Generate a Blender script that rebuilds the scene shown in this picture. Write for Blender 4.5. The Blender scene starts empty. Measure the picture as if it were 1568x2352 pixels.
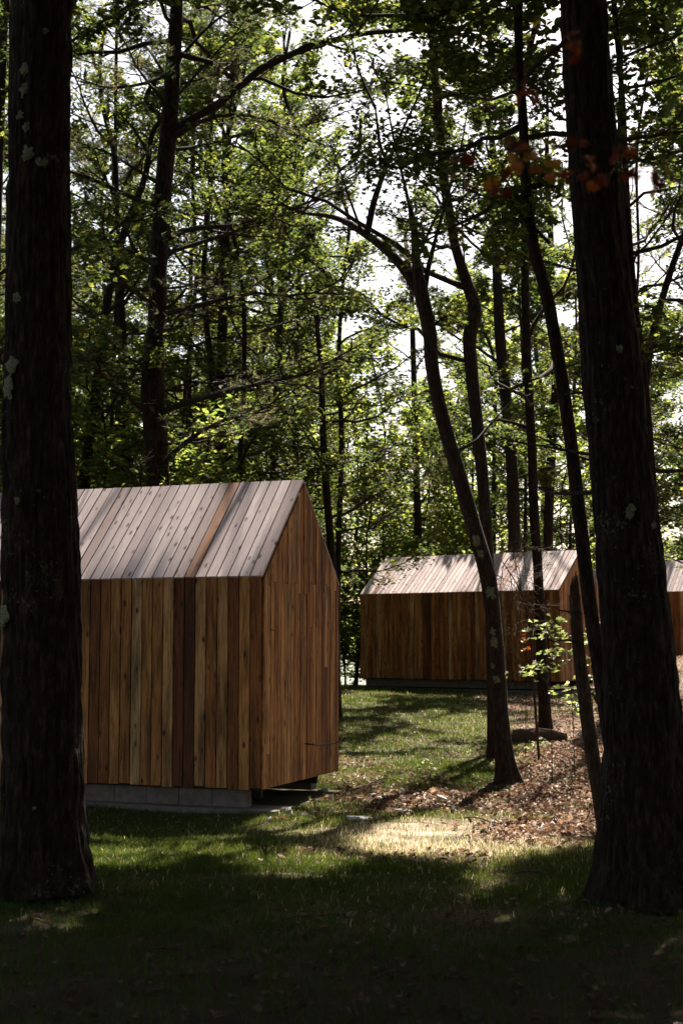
import bpy, math, random
import numpy as np
R = math.radians
rng = np.random.default_rng(11)
random.seed(5)
scene = bpy.context.scene
COL = scene.collection

# ------------------------------------------------------------------ camera maths (photo measured on a 1568 x 2352 grid)
F, CX, CY, HY = 3200.0, 784.0, 1176.0, 1473.0
PITCH = math.atan((HY-CY)/F)
cp, sp = math.cos(PITCH), math.sin(PITCH)
def at(px, py, Y):
    u = (px-CX)/F; v = (CY-py)/F
    k = cp - v*sp
    return np.array([u/k*Y, Y, (sp+v*cp)/k*Y])
def proj(P):
    d = P[:,1]*cp + P[:,2]*sp
    v = (-P[:,1]*sp + P[:,2]*cp)/d
    return CX + F*P[:,0]/d, CY - F*v
SUN_EL, SUN_AZ = R(50.5), math.atan2(0.30, 0.95)      # azimuth measured from +Y towards +X
SUN = np.array([math.cos(SUN_EL)*math.sin(SUN_AZ), math.cos(SUN_EL)*math.cos(SUN_AZ), math.sin(SUN_EL)])

# ------------------------------------------------------------------ noise
_perm = np.random.default_rng(3).random((256,256))
def vnoise(x, y, px=256, py=256):
    x = np.asarray(x, float); y = np.asarray(y, float)
    xi = np.floor(x).astype(int); yi = np.floor(y).astype(int)
    fx = x-xi; fy = y-yi
    fx = fx*fx*(3-2*fx); fy = fy*fy*(3-2*fy)
    a = _perm[(xi%px)%256, (yi%py)%256]; b = _perm[((xi+1)%px)%256, (yi%py)%256]
    c = _perm[(xi%px)%256, ((yi+1)%py)%256]; d = _perm[((xi+1)%px)%256, ((yi+1)%py)%256]
    return (a*(1-fx)+b*fx)*(1-fy) + (c*(1-fx)+d*fx)*fy
def fbm(x, y, o=4):
    s = 0; a = .5
    for k in range(o):
        s = s + a*vnoise(x*2**k+17.3*k, y*2**k+5.1*k); a *= .5
    return s
def sstep(x, a, b):
    t = np.clip((np.asarray(x, float)-a)/(b-a), 0, 1)
    return t*t*(3-2*t)

# ------------------------------------------------------------------ ground height
GY = [-400, -5, 6, 14, 18, 24, 30, 36, 41, 48, 56, 64, 80, 400, 6000]
GZ = [-2.5, -1.75, -1.74, -1.84, -1.79, -1.57, -1.37, -1.26, -1.27, -1.75, -2.9, -4.6, -9, -12, -12]
def ground(x, y):
    x = np.asarray(x, float); y = np.asarray(y, float)
    z = np.interp(y, GY, GZ)
    z = z + 1.05*sstep(x, 5, 11)*sstep(y, 30, 45)*(1-sstep(y, 52, 70))
    z = z + .10*(fbm(x*.45+3, y*.45+9)-.47)
    z = z + .045*(fbm(x*2.1, y*2.1, 3)-.45)*(1-sstep(y, 40, 60))
    z = z - .05*np.exp(-(((y-15.6-(x-1)*.35)/.35)**2))*sstep(x, -.1, .5)*(1-sstep(x, 2.2, 3))
    return z
def ground_hit(px, py):
    lo, hi = 4.0, 60.0
    for Y in np.arange(4, 60, .05):
        p = at(px, py, Y)
        if p[2] <= float(ground(p[0], p[1])): return p
    return at(px, py, 60)

# ------------------------------------------------------------------ materials
def mat(name):
    m = bpy.data.materials.new(name); m.use_nodes = True
    nt = m.node_tree; nt.nodes.clear()
    return m, nt
class N:
    def __init__(s, nt): s.nt = nt
    def __call__(s, t, **kw):
        n = s.nt.nodes.new(t)
        for k, v in kw.items():
            if k.startswith('i_'):
                key = k[2:]
                key = int(key) if key.isdigit() else key.replace('_', ' ')
                n.inputs[key].default_value = v
            else: setattr(n, k, v)
        return n
    def link(s, a, b): s.nt.links.new(a, b)
    def attr(s, name):
        return s('ShaderNodeAttribute', attribute_name=name)
    def ramp(s, fac, stops, interp='LINEAR'):
        r = s('ShaderNodeValToRGB'); r.color_ramp.interpolation = interp
        e = r.color_ramp.elements
        while len(e) < len(stops): e.new(.5)
        for el, (p, c) in zip(e, stops):
            el.position = p; el.color = (*c, 1)
        s.link(fac, r.inputs[0]); return r
    def noise(s, vec, scale, detail=4, rough=.55, stretch=None):
        if stretch:
            mp = s('ShaderNodeMapping'); mp.inputs['Scale'].default_value = stretch
            s.link(vec, mp.inputs[0]); vec = mp.outputs[0]
        n = s('ShaderNodeTexNoise'); n.inputs['Scale'].default_value = scale
        n.inputs['Detail'].default_value = detail; n.inputs['Roughness'].default_value = rough
        s.link(vec, n.inputs['Vector']); return n
    def mix(s, fac, a, b, mode='MIX'):
        m = s('ShaderNodeMix', data_type='RGBA', blend_type=mode)
        for v, i in ((fac, 0), (a, 6), (b, 7)):
            if hasattr(v, 'links') or hasattr(v, 'is_linked'): s.link(v, m.inputs[i])
            else: m.inputs[i].default_value = v if i == 0 else (*v, 1)
        return m.outputs[2]
    def bump(s, h, strength, dist=.01):
        b = s('ShaderNodeBump'); b.inputs['Strength'].default_value = strength; b.inputs['Distance'].default_value = dist
        s.link(h, b.inputs['Height']); return b.outputs[0]
    def out(s, sh):
        o = s('ShaderNodeOutputMaterial'); s.link(sh, o.inputs[0])

def leaf_mat(name, stops, trans_gain=2.4, tf=.5, rough=.45):
    m, nt = mat(name); n = N(nt)
    t = n.attr('tint')
    c = n.ramp(t.outputs['Fac'], stops)
    d = n('ShaderNodeBsdfPrincipled'); d.inputs['Roughness'].default_value = rough
    d.inputs['Specular IOR Level'].default_value = .2
    n.link(c.outputs[0], d.inputs['Base Color'])
    tr = n('ShaderNodeBsdfTranslucent')
    hs = n('ShaderNodeHueSaturation'); hs.inputs['Saturation'].default_value = 1.15; hs.inputs['Value'].default_value = trans_gain
    n.link(c.outputs[0], hs.inputs['Color']); n.link(hs.outputs[0], tr.inputs[0])
    mx = n('ShaderNodeMixShader'); mx.inputs[0].default_value = tf
    n.link(d.outputs[0], mx.inputs[1]); n.link(tr.outputs[0], mx.inputs[2]); n.out(mx.outputs[0])
    return m
M = {}
M['leaf'] = leaf_mat('maple leaf', [(0, (.018,.026,.008)), (.5, (.036,.044,.013)), (.85, (.068,.074,.020)), (1, (.11,.105,.028))], 3.2, .55, .7)
M['leaf_bright'] = leaf_mat('understory leaf', [(0, (.03,.045,.012)), (.5, (.066,.080,.024)), (.85, (.12,.125,.035)), (1, (.18,.165,.05))], 3.2, .6, .7)
M['needle'] = leaf_mat('pine needle', [(0, (.03,.045,.02)), (.5, (.06,.07,.03)), (.8, (.12,.105,.06)), (1, (.22,.16,.10))], 2.6, .45, .7)
M['red_leaf'] = leaf_mat('red oak leaf', [(0, (.06,.016,.010)), (.5, (.15,.034,.016)), (.85, (.27,.09,.025)), (1, (.30,.17,.04))], 1.2, .4)
M['fresh_leaf'] = leaf_mat('sapling leaf', [(0, (.08,.10,.035)), (1, (.19,.21,.09))], 2.4, .5, .4)
M['grass'] = leaf_mat('grass blade', [(0, (.022,.034,.007)), (.5, (.048,.068,.012)), (.75, (.12,.12,.03)), (1, (.52,.43,.32))], 1.5, .4, .8)
M['litter'] = leaf_mat('fallen leaf', [(0, (.035,.020,.013)), (.4, (.10,.058,.038)), (.75, (.22,.135,.092)), (1, (.42,.31,.23))], 1.2, .25, .6)

def bark_mat(name, dark, light, scale=1.0, lichen=0.0):
    m, nt = mat(name); n = N(nt)
    g = n('ShaderNodeTexCoord')
    a = n.noise(g.outputs['Object'], 30*scale, 7, .72, (1, 1, .24))
    b = n.noise(g.outputs['Object'], 110*scale, 4, .65, (1, 1, .3))
    c = n.ramp(a.outputs[0], [(.38, dark), (.55, tuple(x*.65+y*.35 for x, y in zip(dark, light))), (.68, light)])
    col = n.mix(.3, c.outputs[0], b.outputs[0], 'OVERLAY')
    if lichen:
        l1 = n.noise(g.outputs['Object'], 2.3, 5, .62)
        l2 = n.noise(g.outputs['Object'], 38, 3, .6)
        mm = n('ShaderNodeMath', operation='MULTIPLY'); n.link(l1.outputs[0], mm.inputs[0]); n.link(l2.outputs[0], mm.inputs[1])
        lr = n.ramp(mm.outputs[0], [(.36, (0,0,0)), (.40, (lichen,)*3)])
        col = n.mix(lr.outputs[0], col, (.13, .13, .09))
    p = n('ShaderNodeBsdfPrincipled'); p.inputs['Roughness'].default_value = .95; p.inputs['Specular IOR Level'].default_value = .15
    n.link(col, p.inputs['Base Color'])
    ad = n('ShaderNodeMath', operation='ADD'); n.link(a.outputs[0], ad.inputs[0]); n.link(b.outputs[0], ad.inputs[1])
    n.link(n.bump(ad.outputs[0], .8, .012), p.inputs['Normal']); n.out(p.outputs[0]); return m
M['bark'] = bark_mat('bark', (.007,.0045,.0035), (.055,.036,.025), 1, .6)
M['bark_far'] = bark_mat('bark of the far trees', (.012,.008,.006), (.046,.032,.024), .8)
M['bark_red'] = bark_mat('reddish bark', (.014,.009,.007), (.072,.048,.036), 1, .5)
M['twig'] = bark_mat('twig bark', (.022,.016,.012), (.06,.045,.035), 2)
M['snag'] = bark_mat('dead wood', (.03,.018,.012), (.13,.08,.05), 1.5)

def wood_mat(name, stops, contrast=.5, knots=.3, rough=.75, knotcol=(.03,.012,.006), stain=(.03,.015,.008), stainamt=.35, bumps=.08):
    m, nt = mat(name); n = N(nt)
    g = n.attr('grain'); t = n.attr('tint')
    base = n.ramp(t.outputs['Fac'], stops)
    warp = n.noise(g.outputs['Vector'], 1.6, 2, .5, (1, 1, 1))
    ws = n('ShaderNodeVectorMath', operation='SCALE'); ws.inputs['Scale'].default_value = .05; n.link(warp.outputs[1], ws.inputs[0])
    wa = n('ShaderNodeVectorMath', operation='ADD'); n.link(g.outputs['Vector'], wa.inputs[0]); n.link(ws.outputs[0], wa.inputs[1])
    st = n.noise(wa.outputs[0], 9, 6, .65, (9, .32, 1))
    fine = n.noise(wa.outputs[0], 40, 3, .6, (6, .25, 1))
    blotch = n.noise(wa.outputs[0], 1.4, 5, .62, (7, .75, 1))
    sr = n.ramp(st.outputs[0], [(.32, (.34,.29,.26)), (.5, (.95,.95,.95)), (.7, (1.3,1.3,1.26))])
    col = n.mix(contrast, base.outputs[0], sr.outputs[0], 'MULTIPLY')
    fr = n.ramp(fine.outputs[0], [(.35, (.6,.56,.52)), (.6, (1.05,1.05,1.05))])
    col = n.mix(contrast*.8, col, fr.outputs[0], 'MULTIPLY')
    br = n.ramp(blotch.outputs[0], [(.42, (0,0,0)), (.62, (stainamt,)*3)])
    col = n.mix(br.outputs[0], col, stain)
    vo = n('ShaderNodeTexVoronoi'); vo.inputs['Scale'].default_value = 1; vo.inputs['Randomness'].default_value = 1
    mp = n('ShaderNodeMapping'); mp.inputs['Scale'].default_value = (11, 4.4, 1); n.link(wa.outputs[0], mp.inputs[0]); n.link(mp.outputs[0], vo.inputs['Vector'])
    sep = n('ShaderNodeSeparateColor'); n.link(vo.outputs['Color'], sep.inputs[0])
    th = n('ShaderNodeMath', operation='LESS_THAN'); n.link(sep.outputs[0], th.inputs[0]); th.inputs[1].default_value = knots
    kr = n.ramp(vo.outputs['Distance'], [(.08, (1,1,1)), (.14, (.6,.6,.6)), (.24, (0,0,0))])
    mu = n('ShaderNodeMath', operation='MULTIPLY'); n.link(kr.outputs[0], mu.inputs[0]); n.link(th.outputs[0], mu.inputs[1])
    col = n.mix(mu.outputs[0], col, knotcol)
    p = n('ShaderNodeBsdfPrincipled'); p.inputs['Roughness'].default_value = rough; p.inputs['Specular IOR Level'].default_value = .18
    n.link(col, p.inputs['Base Color'])
    n.link(n.bump(st.outputs[0], bumps, .002), p.inputs['Normal']); n.out(p.outputs[0]); return m
M['cedar'] = wood_mat('red cedar boards', [(0, (.05,.022,.016)), (.15, (.19,.062,.026)), (.35, (.36,.135,.042)), (.55, (.46,.195,.062)), (.75, (.54,.25,.085)), (.9, (.56,.33,.155)), (1, (.40,.24,.14))], 1.0, .55, stainamt=.7)
M['roofwood'] = wood_mat('weathered roof boards', [(0, (.28,.13,.07)), (.1, (.36,.19,.12)), (.22, (.36,.275,.27)), (.45, (.45,.36,.36)), (.75, (.55,.45,.445)), (1, (.62,.52,.505))], .42, .75, .85, (.08,.05,.045), (.36,.28,.27), .5, bumps=0.0)

def simple(name, col, rough=.8, var=.3, scale=8, bump=.3):
    m, nt = mat(name); n = N(nt); g = n('ShaderNodeTexCoord')
    a = n.noise(g.outputs['Object'], scale, 6, .6)
    c = n.ramp(a.outputs[0], [(.3, tuple(x*(1-var) for x in col)), (.7, tuple(min(1, x*(1+var)) for x in col))])
    p = n('ShaderNodeBsdfPrincipled'); p.inputs['Roughness'].default_value = rough; p.inputs['Specular IOR Level'].default_value = .25
    n.link(c.outputs[0], p.inputs['Base Color']); n.link(n.bump(a.outputs[0], bump, .01), p.inputs['Normal']); n.out(p.outputs[0]); return m
M['concrete'] = simple('concrete block', (.15,.122,.11), .9, .3, 9)
M['dark'] = simple('dark framing', (.03,.025,.022), .9)
M['stone'] = simple('pale stone', (.36,.34,.33), .8, .35, 12, .6)
M['lichen'] = simple('lichen', (.13,.135,.085), .95, .7, 60, .8)

def ground_mat():
    m, nt = mat('forest floor'); n = N(nt)
    g = n('ShaderNodeTexCoord'); a = n.attr('grassy')
    n1 = n.noise(g.outputs['Object'], 5, 8, .7); n2 = n.noise(g.outputs['Object'], 34, 5, .7)
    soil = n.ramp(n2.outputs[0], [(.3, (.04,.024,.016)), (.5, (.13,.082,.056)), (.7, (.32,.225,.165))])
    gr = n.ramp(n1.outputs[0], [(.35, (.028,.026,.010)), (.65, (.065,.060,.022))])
    shd = n.attr('shade_paint'); dk = n.ramp(n2.outputs[0], [(.3, (.007,.0035,.002)), (.6, (.024,.013,.008)), (.75, (.048,.028,.018))])  # darker soil colours that deepen the foreground shade
    so = n.mix(shd.outputs['Fac'], soil.outputs[0], dk.outputs[0])
    sr = n.attr('sun_paint'); sc = n.ramp(n2.outputs[0], [(.3, (.16,.115,.075)), (.5, (.36,.27,.20)), (.7, (.56,.46,.36))])  # paler ground colours that paint in the sun patch
    col = n.mix(sr.outputs['Fac'], n.mix(a.outputs['Fac'], so, gr.outputs[0]), sc.outputs[0])
    p = n('ShaderNodeBsdfPrincipled'); p.inputs['Roughness'].default_value = .95; p.inputs['Specular IOR Level'].default_value = .1
    n.link(col, p.inputs['Base Color']); n.link(n.bump(n2.outputs[0], .9, .03), p.inputs['Normal']); n.out(p.outputs[0]); return m
M['ground'] = ground_mat()
def water_mat():
    m, nt = mat('lake water'); n = N(nt); g = n('ShaderNodeTexCoord')
    a = n.noise(g.outputs['Object'], .8, 4, .6, (.3, 1, 1))
    p = n('ShaderNodeBsdfPrincipled'); p.inputs['Roughness'].default_value = .12
    p.inputs['Base Color'].default_value = (.10,.17,.18,1); p.inputs['IOR'].default_value = 1.33
    n.link(n.bump(a.outputs[0], .25, .05), p.inputs['Normal']); n.out(p.outputs[0]); return m
M['water'] = water_mat()

# ------------------------------------------------------------------ mesh helpers
class Acc:
    def __init__(s): s.v=[]; s.l=[]; s.n=[]; s.nv=0; s.pt=[]; s.ft=[]; s.gr=[]
    def add(s, verts, loops, counts, face_tint=None, grain=None):
        verts = np.asarray(verts, float).reshape(-1, 3)
        s.v.append(verts); s.l.append(np.asarray(loops).ravel()+s.nv); s.n.append(np.asarray(counts).ravel())
        if face_tint is not None: s.ft.append(np.asarray(face_tint, float).ravel())
        if grain is not None: s.gr.append(np.asarray(grain, float).reshape(-1, 3))
        s.nv += len(verts)
    def build(s, name, material, parent=None, smooth=False):
        me = bpy.data.meshes.new(name)
        v = np.concatenate(s.v); l = np.concatenate(s.l).astype(np.int32); c = np.concatenate(s.n).astype(np.int32)
        me.vertices.add(len(v)); me.vertices.foreach_set('co', v.astype(np.float32).ravel())
        me.loops.add(len(l)); me.loops.foreach_set('vertex_index', l)
        me.polygons.add(len(c))
        st = np.zeros(len(c), np.int32); st[1:] = np.cumsum(c)[:-1]
        me.polygons.foreach_set('loop_start', st)
        me.polygons.foreach_set('use_smooth', np.full(len(c), bool(smooth)))
        me.update(calc_edges=True)
        if s.ft:
            at_ = me.attributes.new('tint', 'FLOAT', 'FACE'); at_.data.foreach_set('value', np.concatenate(s.ft).astype(np.float32))
        if s.gr:
            at_ = me.attributes.new('grain', 'FLOAT_VECTOR', 'POINT'); at_.data.foreach_set('vector', np.concatenate(s.gr).astype(np.float32).ravel())
        me.materials.append(material)
        o = bpy.data.objects.new(name, me); COL.objects.link(o)
        if parent is not None: o.parent = parent
        return o

def tubes(acc, P, r, n):
    """batch of N polylines (N,k,3) with radii (N,k) -> open tubes with a closing tip"""
    P = np.asarray(P, float); r = np.asarray(r, float)
    if len(P) == 0: return
    Nn, k, _ = P.shape
    T = np.gradient(P, axis=1); T /= np.linalg.norm(T, axis=2, keepdims=True)+1e-9
    ref = np.zeros_like(T); m = T.mean(1); use = np.abs(m[:,2]) > .8
    ref[:,:,2] = 1; ref[use] = (1, 0, 0)
    A = np.cross(T, ref); A /= np.linalg.norm(A, axis=2, keepdims=True)+1e-9
    B = np.cross(T, A)
    th = np.arange(n)*2*np.pi/n
    V = P[:,:,None,:] + r[:,:,None,None]*(A[:,:,None,:]*np.cos(th)[None,None,:,None] + B[:,:,None,:]*np.sin(th)[None,None,:,None])
    i = np.arange(n); j = (i+1) % n
    ring = np.arange(k-1)[:,None]*n
    q = np.stack([ring+i, ring+j, ring+n+j, ring+n+i], -1).reshape(-1)       # per tube
    cap = (k-1)*n + np.arange(n)
    per = np.concatenate([q, cap]); cnt = np.concatenate([np.full((k-1)*n, 4), [n]])
    off = (np.arange(Nn)*k*n)[:,None]
    acc.add(V.reshape(-1,3), (per[None]+off).ravel(), np.tile(cnt, Nn))

def resample(P, r, step):
    P = np.asarray(P, float); r = np.asarray(r, float)
    # Catmull-Rom through the points
    d = np.concatenate([[0], np.cumsum(np.linalg.norm(np.diff(P, axis=0), axis=1))])
    s = np.linspace(0, d[-1], max(4, int(d[-1]/step)))
    Q = np.empty((len(s), 3))
    m = np.gradient(P, d, axis=0)
    idx = np.clip(np.searchsorted(d, s, side='right')-1, 0, len(d)-2)
    h = (d[idx+1]-d[idx]); t = (s-d[idx])/h
    h00 = 2*t**3-3*t**2+1; h10 = t**3-2*t**2+t; h01 = -2*t**3+3*t**2; h11 = t**3-t**2
    Q = h00[:,None]*P[idx] + (h10*h)[:,None]*m[idx] + h01[:,None]*P[idx+1] + (h11*h)[:,None]*m[idx+1]
    return Q, np.interp(s, d, r)

def trunk_mesh(acc, P, r, sides=24, step=.12, rough=.06, flare=.35, seed=0, ridges=10):
    Q, rr = resample(P, r, step)
    h = Q[:,2]-Q[0,2]
    th = np.arange(sides)*2*np.pi/sides
    T = np.gradient(Q, axis=0); T /= np.linalg.norm(T, axis=1, keepdims=True)
    A = np.cross(T, np.array([0,1.,0])); A /= np.linalg.norm(A, axis=1, keepdims=True); B = np.cross(T, A)
    TH, H = np.meshgrid(th, h)
    u = TH/(2*np.pi)
    d1 = np.abs(vnoise(u*ridges + .35*np.sin(H*2.1+seed)*0 + seed*7, H*2.6+seed, ridges)-.5)*2
    d2 = np.abs(vnoise(u*ridges*2+31, H*5.5+seed*3, ridges*2)-.5)*2
    big = vnoise(u*3+seed, H*.8+seed*5, 3)-.5
    prof = 1 + rough*(1.2*d1+.8*d2-1) + .12*big
    fl = 1 + flare*np.exp(-np.clip(h, 0, 99)/.32)[:,None]*(1+.45*np.sin(TH*4+seed*2)+.25*np.sin(TH*7+seed))
    RR = rr[:,None]*prof*fl
    V = Q[:,None,:] + RR[:,:,None]*(A[:,None,:]*np.cos(TH)[:,:,None] + B[:,None,:]*np.sin(TH)[:,:,None])
    n = sides; k = len(Q)
    i = np.arange(n); j = (i+1) % n; ring = np.arange(k-1)[:,None]*n
    q = np.stack([ring+i, ring+j, ring+n+j, ring+n+i], -1).reshape(-1)
    acc.add(V.reshape(-1,3), np.concatenate([q, (k-1)*n+np.arange(n)]), np.concatenate([np.full((k-1)*n, 4), [n]]))
    return Q, rr

MAPLE = [(0,0),(.25,-.07),(.22,.12),(.56,.22),(.36,.33),(.44,.55),(.2,.47),(.13,.70),(0,1)]
OVAL = [(0,0),(.26,.22),(.30,.5),(.16,.8),(0,1)]
DIAM = [(0,0),(.38,.42),(0,1)]
OAK = [(0,0),(.09,.15),(.28,.2),(.15,.33),(.4,.45),(.18,.55),(.33,.75),(.12,.8),(0,1)]
def leaves(acc, C, size, shape=DIAM, tilt=.6, tint=None, fold=.25, g=rng, updir=None):
    """C centres (N,3); each leaf two halves folded on the midrib"""
    Nn = len(C)
    if Nn == 0: return
    az = g.uniform(0, 2*np.pi, Nn)
    nrm = np.stack([g.normal(0, tilt, Nn), g.normal(0, tilt, Nn), np.ones(Nn)], 1)
    if updir is not None: nrm = updir + g.normal(0, tilt, (Nn,3))
    nrm /= np.linalg.norm(nrm, axis=1, keepdims=True)
    d = np.stack([np.cos(az), np.sin(az), -.25*np.ones(Nn)], 1)
    d -= nrm*(d*nrm).sum(1, keepdims=True); d /= np.linalg.norm(d, axis=1, keepdims=True)+1e-9
    s = np.cross(nrm, d)
    sh = np.array(shape); k = len(sh)
    size = np.broadcast_to(size, (Nn,))
    V = []
    for sg in (1, -1):
        X = sg*sh[:,0]; Yv = sh[:,1]-.5; Z = np.abs(sh[:,0])*fold - .18*(sh[:,1]-.4)**2
        V.append(C[:,None,:] + size[:,None,None]*(s[:,None,:]*X[None,:,None] + d[:,None,:]*Yv[None,:,None] + nrm[:,None,:]*Z[None,:,None]))
    V = np.concatenate([V[0], V[1][:,1:-1]], 1)          # shared midrib ends
    R_ = list(range(k)); L_ = [0] + list(range(k, 2*k-2)) + [k-1]
    per = np.array(R_ + L_[::-1]); nv = 2*k-2
    off = (np.arange(Nn)*nv)[:,None]
    if tint is None: tint = g.random(Nn)
    acc.add(V.reshape(-1,3), (per[None]+off).ravel(), np.full(2*Nn, k), np.repeat(tint, 2))

def needles(acc, C, D, n=12, L=.10, w=.0035, g=rng, tint=None):
    Nn = len(C)
    if Nn == 0: return
    C = np.repeat(C, n, 0); D = np.repeat(D, n, 0)
    d = D + g.normal(0, .55, C.shape); d /= np.linalg.norm(d, axis=1, keepdims=True)
    s = np.cross(d, g.normal(0, 1, C.shape)); s /= np.linalg.norm(s, axis=1, keepdims=True)
    Lr = (L*g.uniform(.7, 1.2, len(C)))[:,None]
    V = np.stack([C - s*w, C + s*w, C + d*Lr], 1)
    if tint is None: tint = g.random(Nn)
    acc.add(V.reshape(-1,3), np.arange(3*len(C)), np.full(len(C), 3), np.repeat(tint, n))

# ------------------------------------------------------------------ tagging
def empty(name, loc, label, cat, group=None, rz=0):
    o = bpy.data.objects.new(name, None); COL.objects.link(o)
    o.location = loc; o.rotation_euler = (0,0,rz); o.empty_display_size = .2
    return tag(o, label, cat, group)
def tag(o, label, cat, group=None, kind=None):
    o['label'] = label; o['category'] = cat
    if group: o['group'] = group
    if kind: o['kind'] = kind
    return o
def copy_tree(o, loc, rz, sc, label=None):
    c = o.copy(); COL.objects.link(c); c.location = loc; c.rotation_euler = (0,0,rz); c.scale = (sc,)*3
    if label: c['label'] = label
    for ch in list(o.children):
        d = ch.copy(); COL.objects.link(d); d.parent = c
    return c

# ------------------------------------------------------------------ where the sun reaches the ground (holes in the canopy)
HOLES = [ # photo-grid x, y, rx, ry on the ground, clearness
 (980,1945,185,30,1), (1120,1915,135,36,1), (900,1905,60,14,.9), (1010,1880,110,14,.8),
 (960,1835,110,16,.95), (1230,1830,130,45,.95), (1290,1760,110,45,.95), (1320,1900,60,30,.8), (1200,1790,60,30,.9),
 (1085,1655,36,18,1), (815,1612,50,16,1), (820,1795,45,16,1), (1000,1650,60,22,.6),
 (300,1982,125,24,.95), (690,1898,90,16,.85), (680,1992,105,28,1), (480,1960,80,16,.7), (930,1700,70,20,.45), (1060,1740,50,18,.7),
 (730,1850,40,12,.8), (1250,1560,60,40,.9), (880,1760,60,14,.35), (1270,1690,40,16,.7)]
_c1 = at(605, 1812, 15.0); _a2 = at(1285, 1565, 34.6); _b2 = at(828, 1563, 38.0)
ROOFS = [(_c1, math.atan2(-3200, 8570), 4.4, 2.3, 2.27, 1.0), (_a2, math.atan2((_a2-_b2)[1], (_a2-_b2)[0]), 6, 2.5, 2.25, .93)]
def clear_prob(P):
    """chance that a leaf at P is missing because the light gets through there"""
    zg = -1.75
    for _ in range(2):
        t = (P[:,2]-zg)/SUN[2]
        G = P - t[:,None]*SUN
        zg = np.interp(G[:,1], GY, GZ)
    t = (P[:,2]-zg)/SUN[2]; G = P - t[:,None]*SUN
    ok = G[:,1] > 4
    G[~ok] = (0, 5, -1.7)
    px, py = proj(G)
    pr = np.zeros(len(P))
    for (x, y, rx, ry, s) in HOLES:
        d = ((px-x)/rx)**2+((py-y)/ry)**2
        pr = np.maximum(pr, s*(1-sstep(d, .75, 1.35)))
    pr = np.where(ok, pr, 0)
    for (loc, rz, L, W, Hh, s) in ROOFS:
        ex = np.array([math.cos(rz), math.sin(rz), 0]); ey = np.array([-math.sin(rz), math.cos(rz), 0])
        d = P-loc; u, v, w_ = d@ex, d@ey, d[:,2]; su, sv, sw = SUN@ex, SUN@ey, SUN[2]
        t = (w_-v-Hh)/(sw-sv); a = u-t*su; b = v-t*sv
        hit = (t > 0) & (a > -L-.1) & (a < .2) & (b > -.12) & (b < W/2+.12)
        pr = np.where(hit, np.maximum(pr, s), pr)
    return pr

# ------------------------------------------------------------------ trees
def interp_path(P, t):
    """P (N,k,3), idx arrays handled by caller; t (N,m) -> (N,m,3) and tangent"""
    k = P.shape[1]; x = t*(k-1); i = np.clip(x.astype(int), 0, k-2); f = (x-i)[...,None]
    a = np.take_along_axis(P, i[...,None].repeat(3, -1), 1); b = np.take_along_axis(P, (i+1)[...,None].repeat(3, -1), 1)
    return a*(1-f)+b*f, (b-a)
def unit(v): return v/(np.linalg.norm(v, axis=-1, keepdims=True)+1e-9)
def curve_batch(S, D, L, k, wig, bend, g):
    """start S (N,3), direction D (N,3), length L (N)"""
    t = np.linspace(0, 1, k)
    P = S[:,None,:] + (L[:,None]*t)[:,:,None]*D[:,None,:]
    P[:,:,2] += (L*bend)[:,None]*t**2
    w = np.cumsum(g.normal(0, 1, (len(S), k, 3)), 1)*(wig/k**.5)
    w -= w[:,:1]
    return P + w*L[:,None,None]*.5
def branch_out(P, L, per, ang, lenf, k, wig, bend, g, t0=.25, flat=.2):
    t = t0+(1-t0)*(np.arange(per)[None]+g.random((len(P), per)))/per
    S, T = interp_path(P, t)
    T = unit(T); sgn = np.where((np.arange(per)[None] % 2) == 0, 1, -1)*np.ones((len(P), 1))
    a = sgn*g.uniform(ang[0], ang[1], t.shape)
    c, s = np.cos(a), np.sin(a)
    D = np.stack([T[...,0]*c-T[...,1]*s, T[...,0]*s+T[...,1]*c, T[...,2]*.6+g.normal(0, flat, t.shape)], -1)
    D = unit(D)
    Ls = L[:,None]*lenf*(1.15-.7*t)*g.uniform(.6, 1.25, t.shape)
    return curve_batch(S.reshape(-1,3), D.reshape(-1,3), Ls.reshape(-1), k, wig, bend, g), Ls.reshape(-1)

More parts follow.
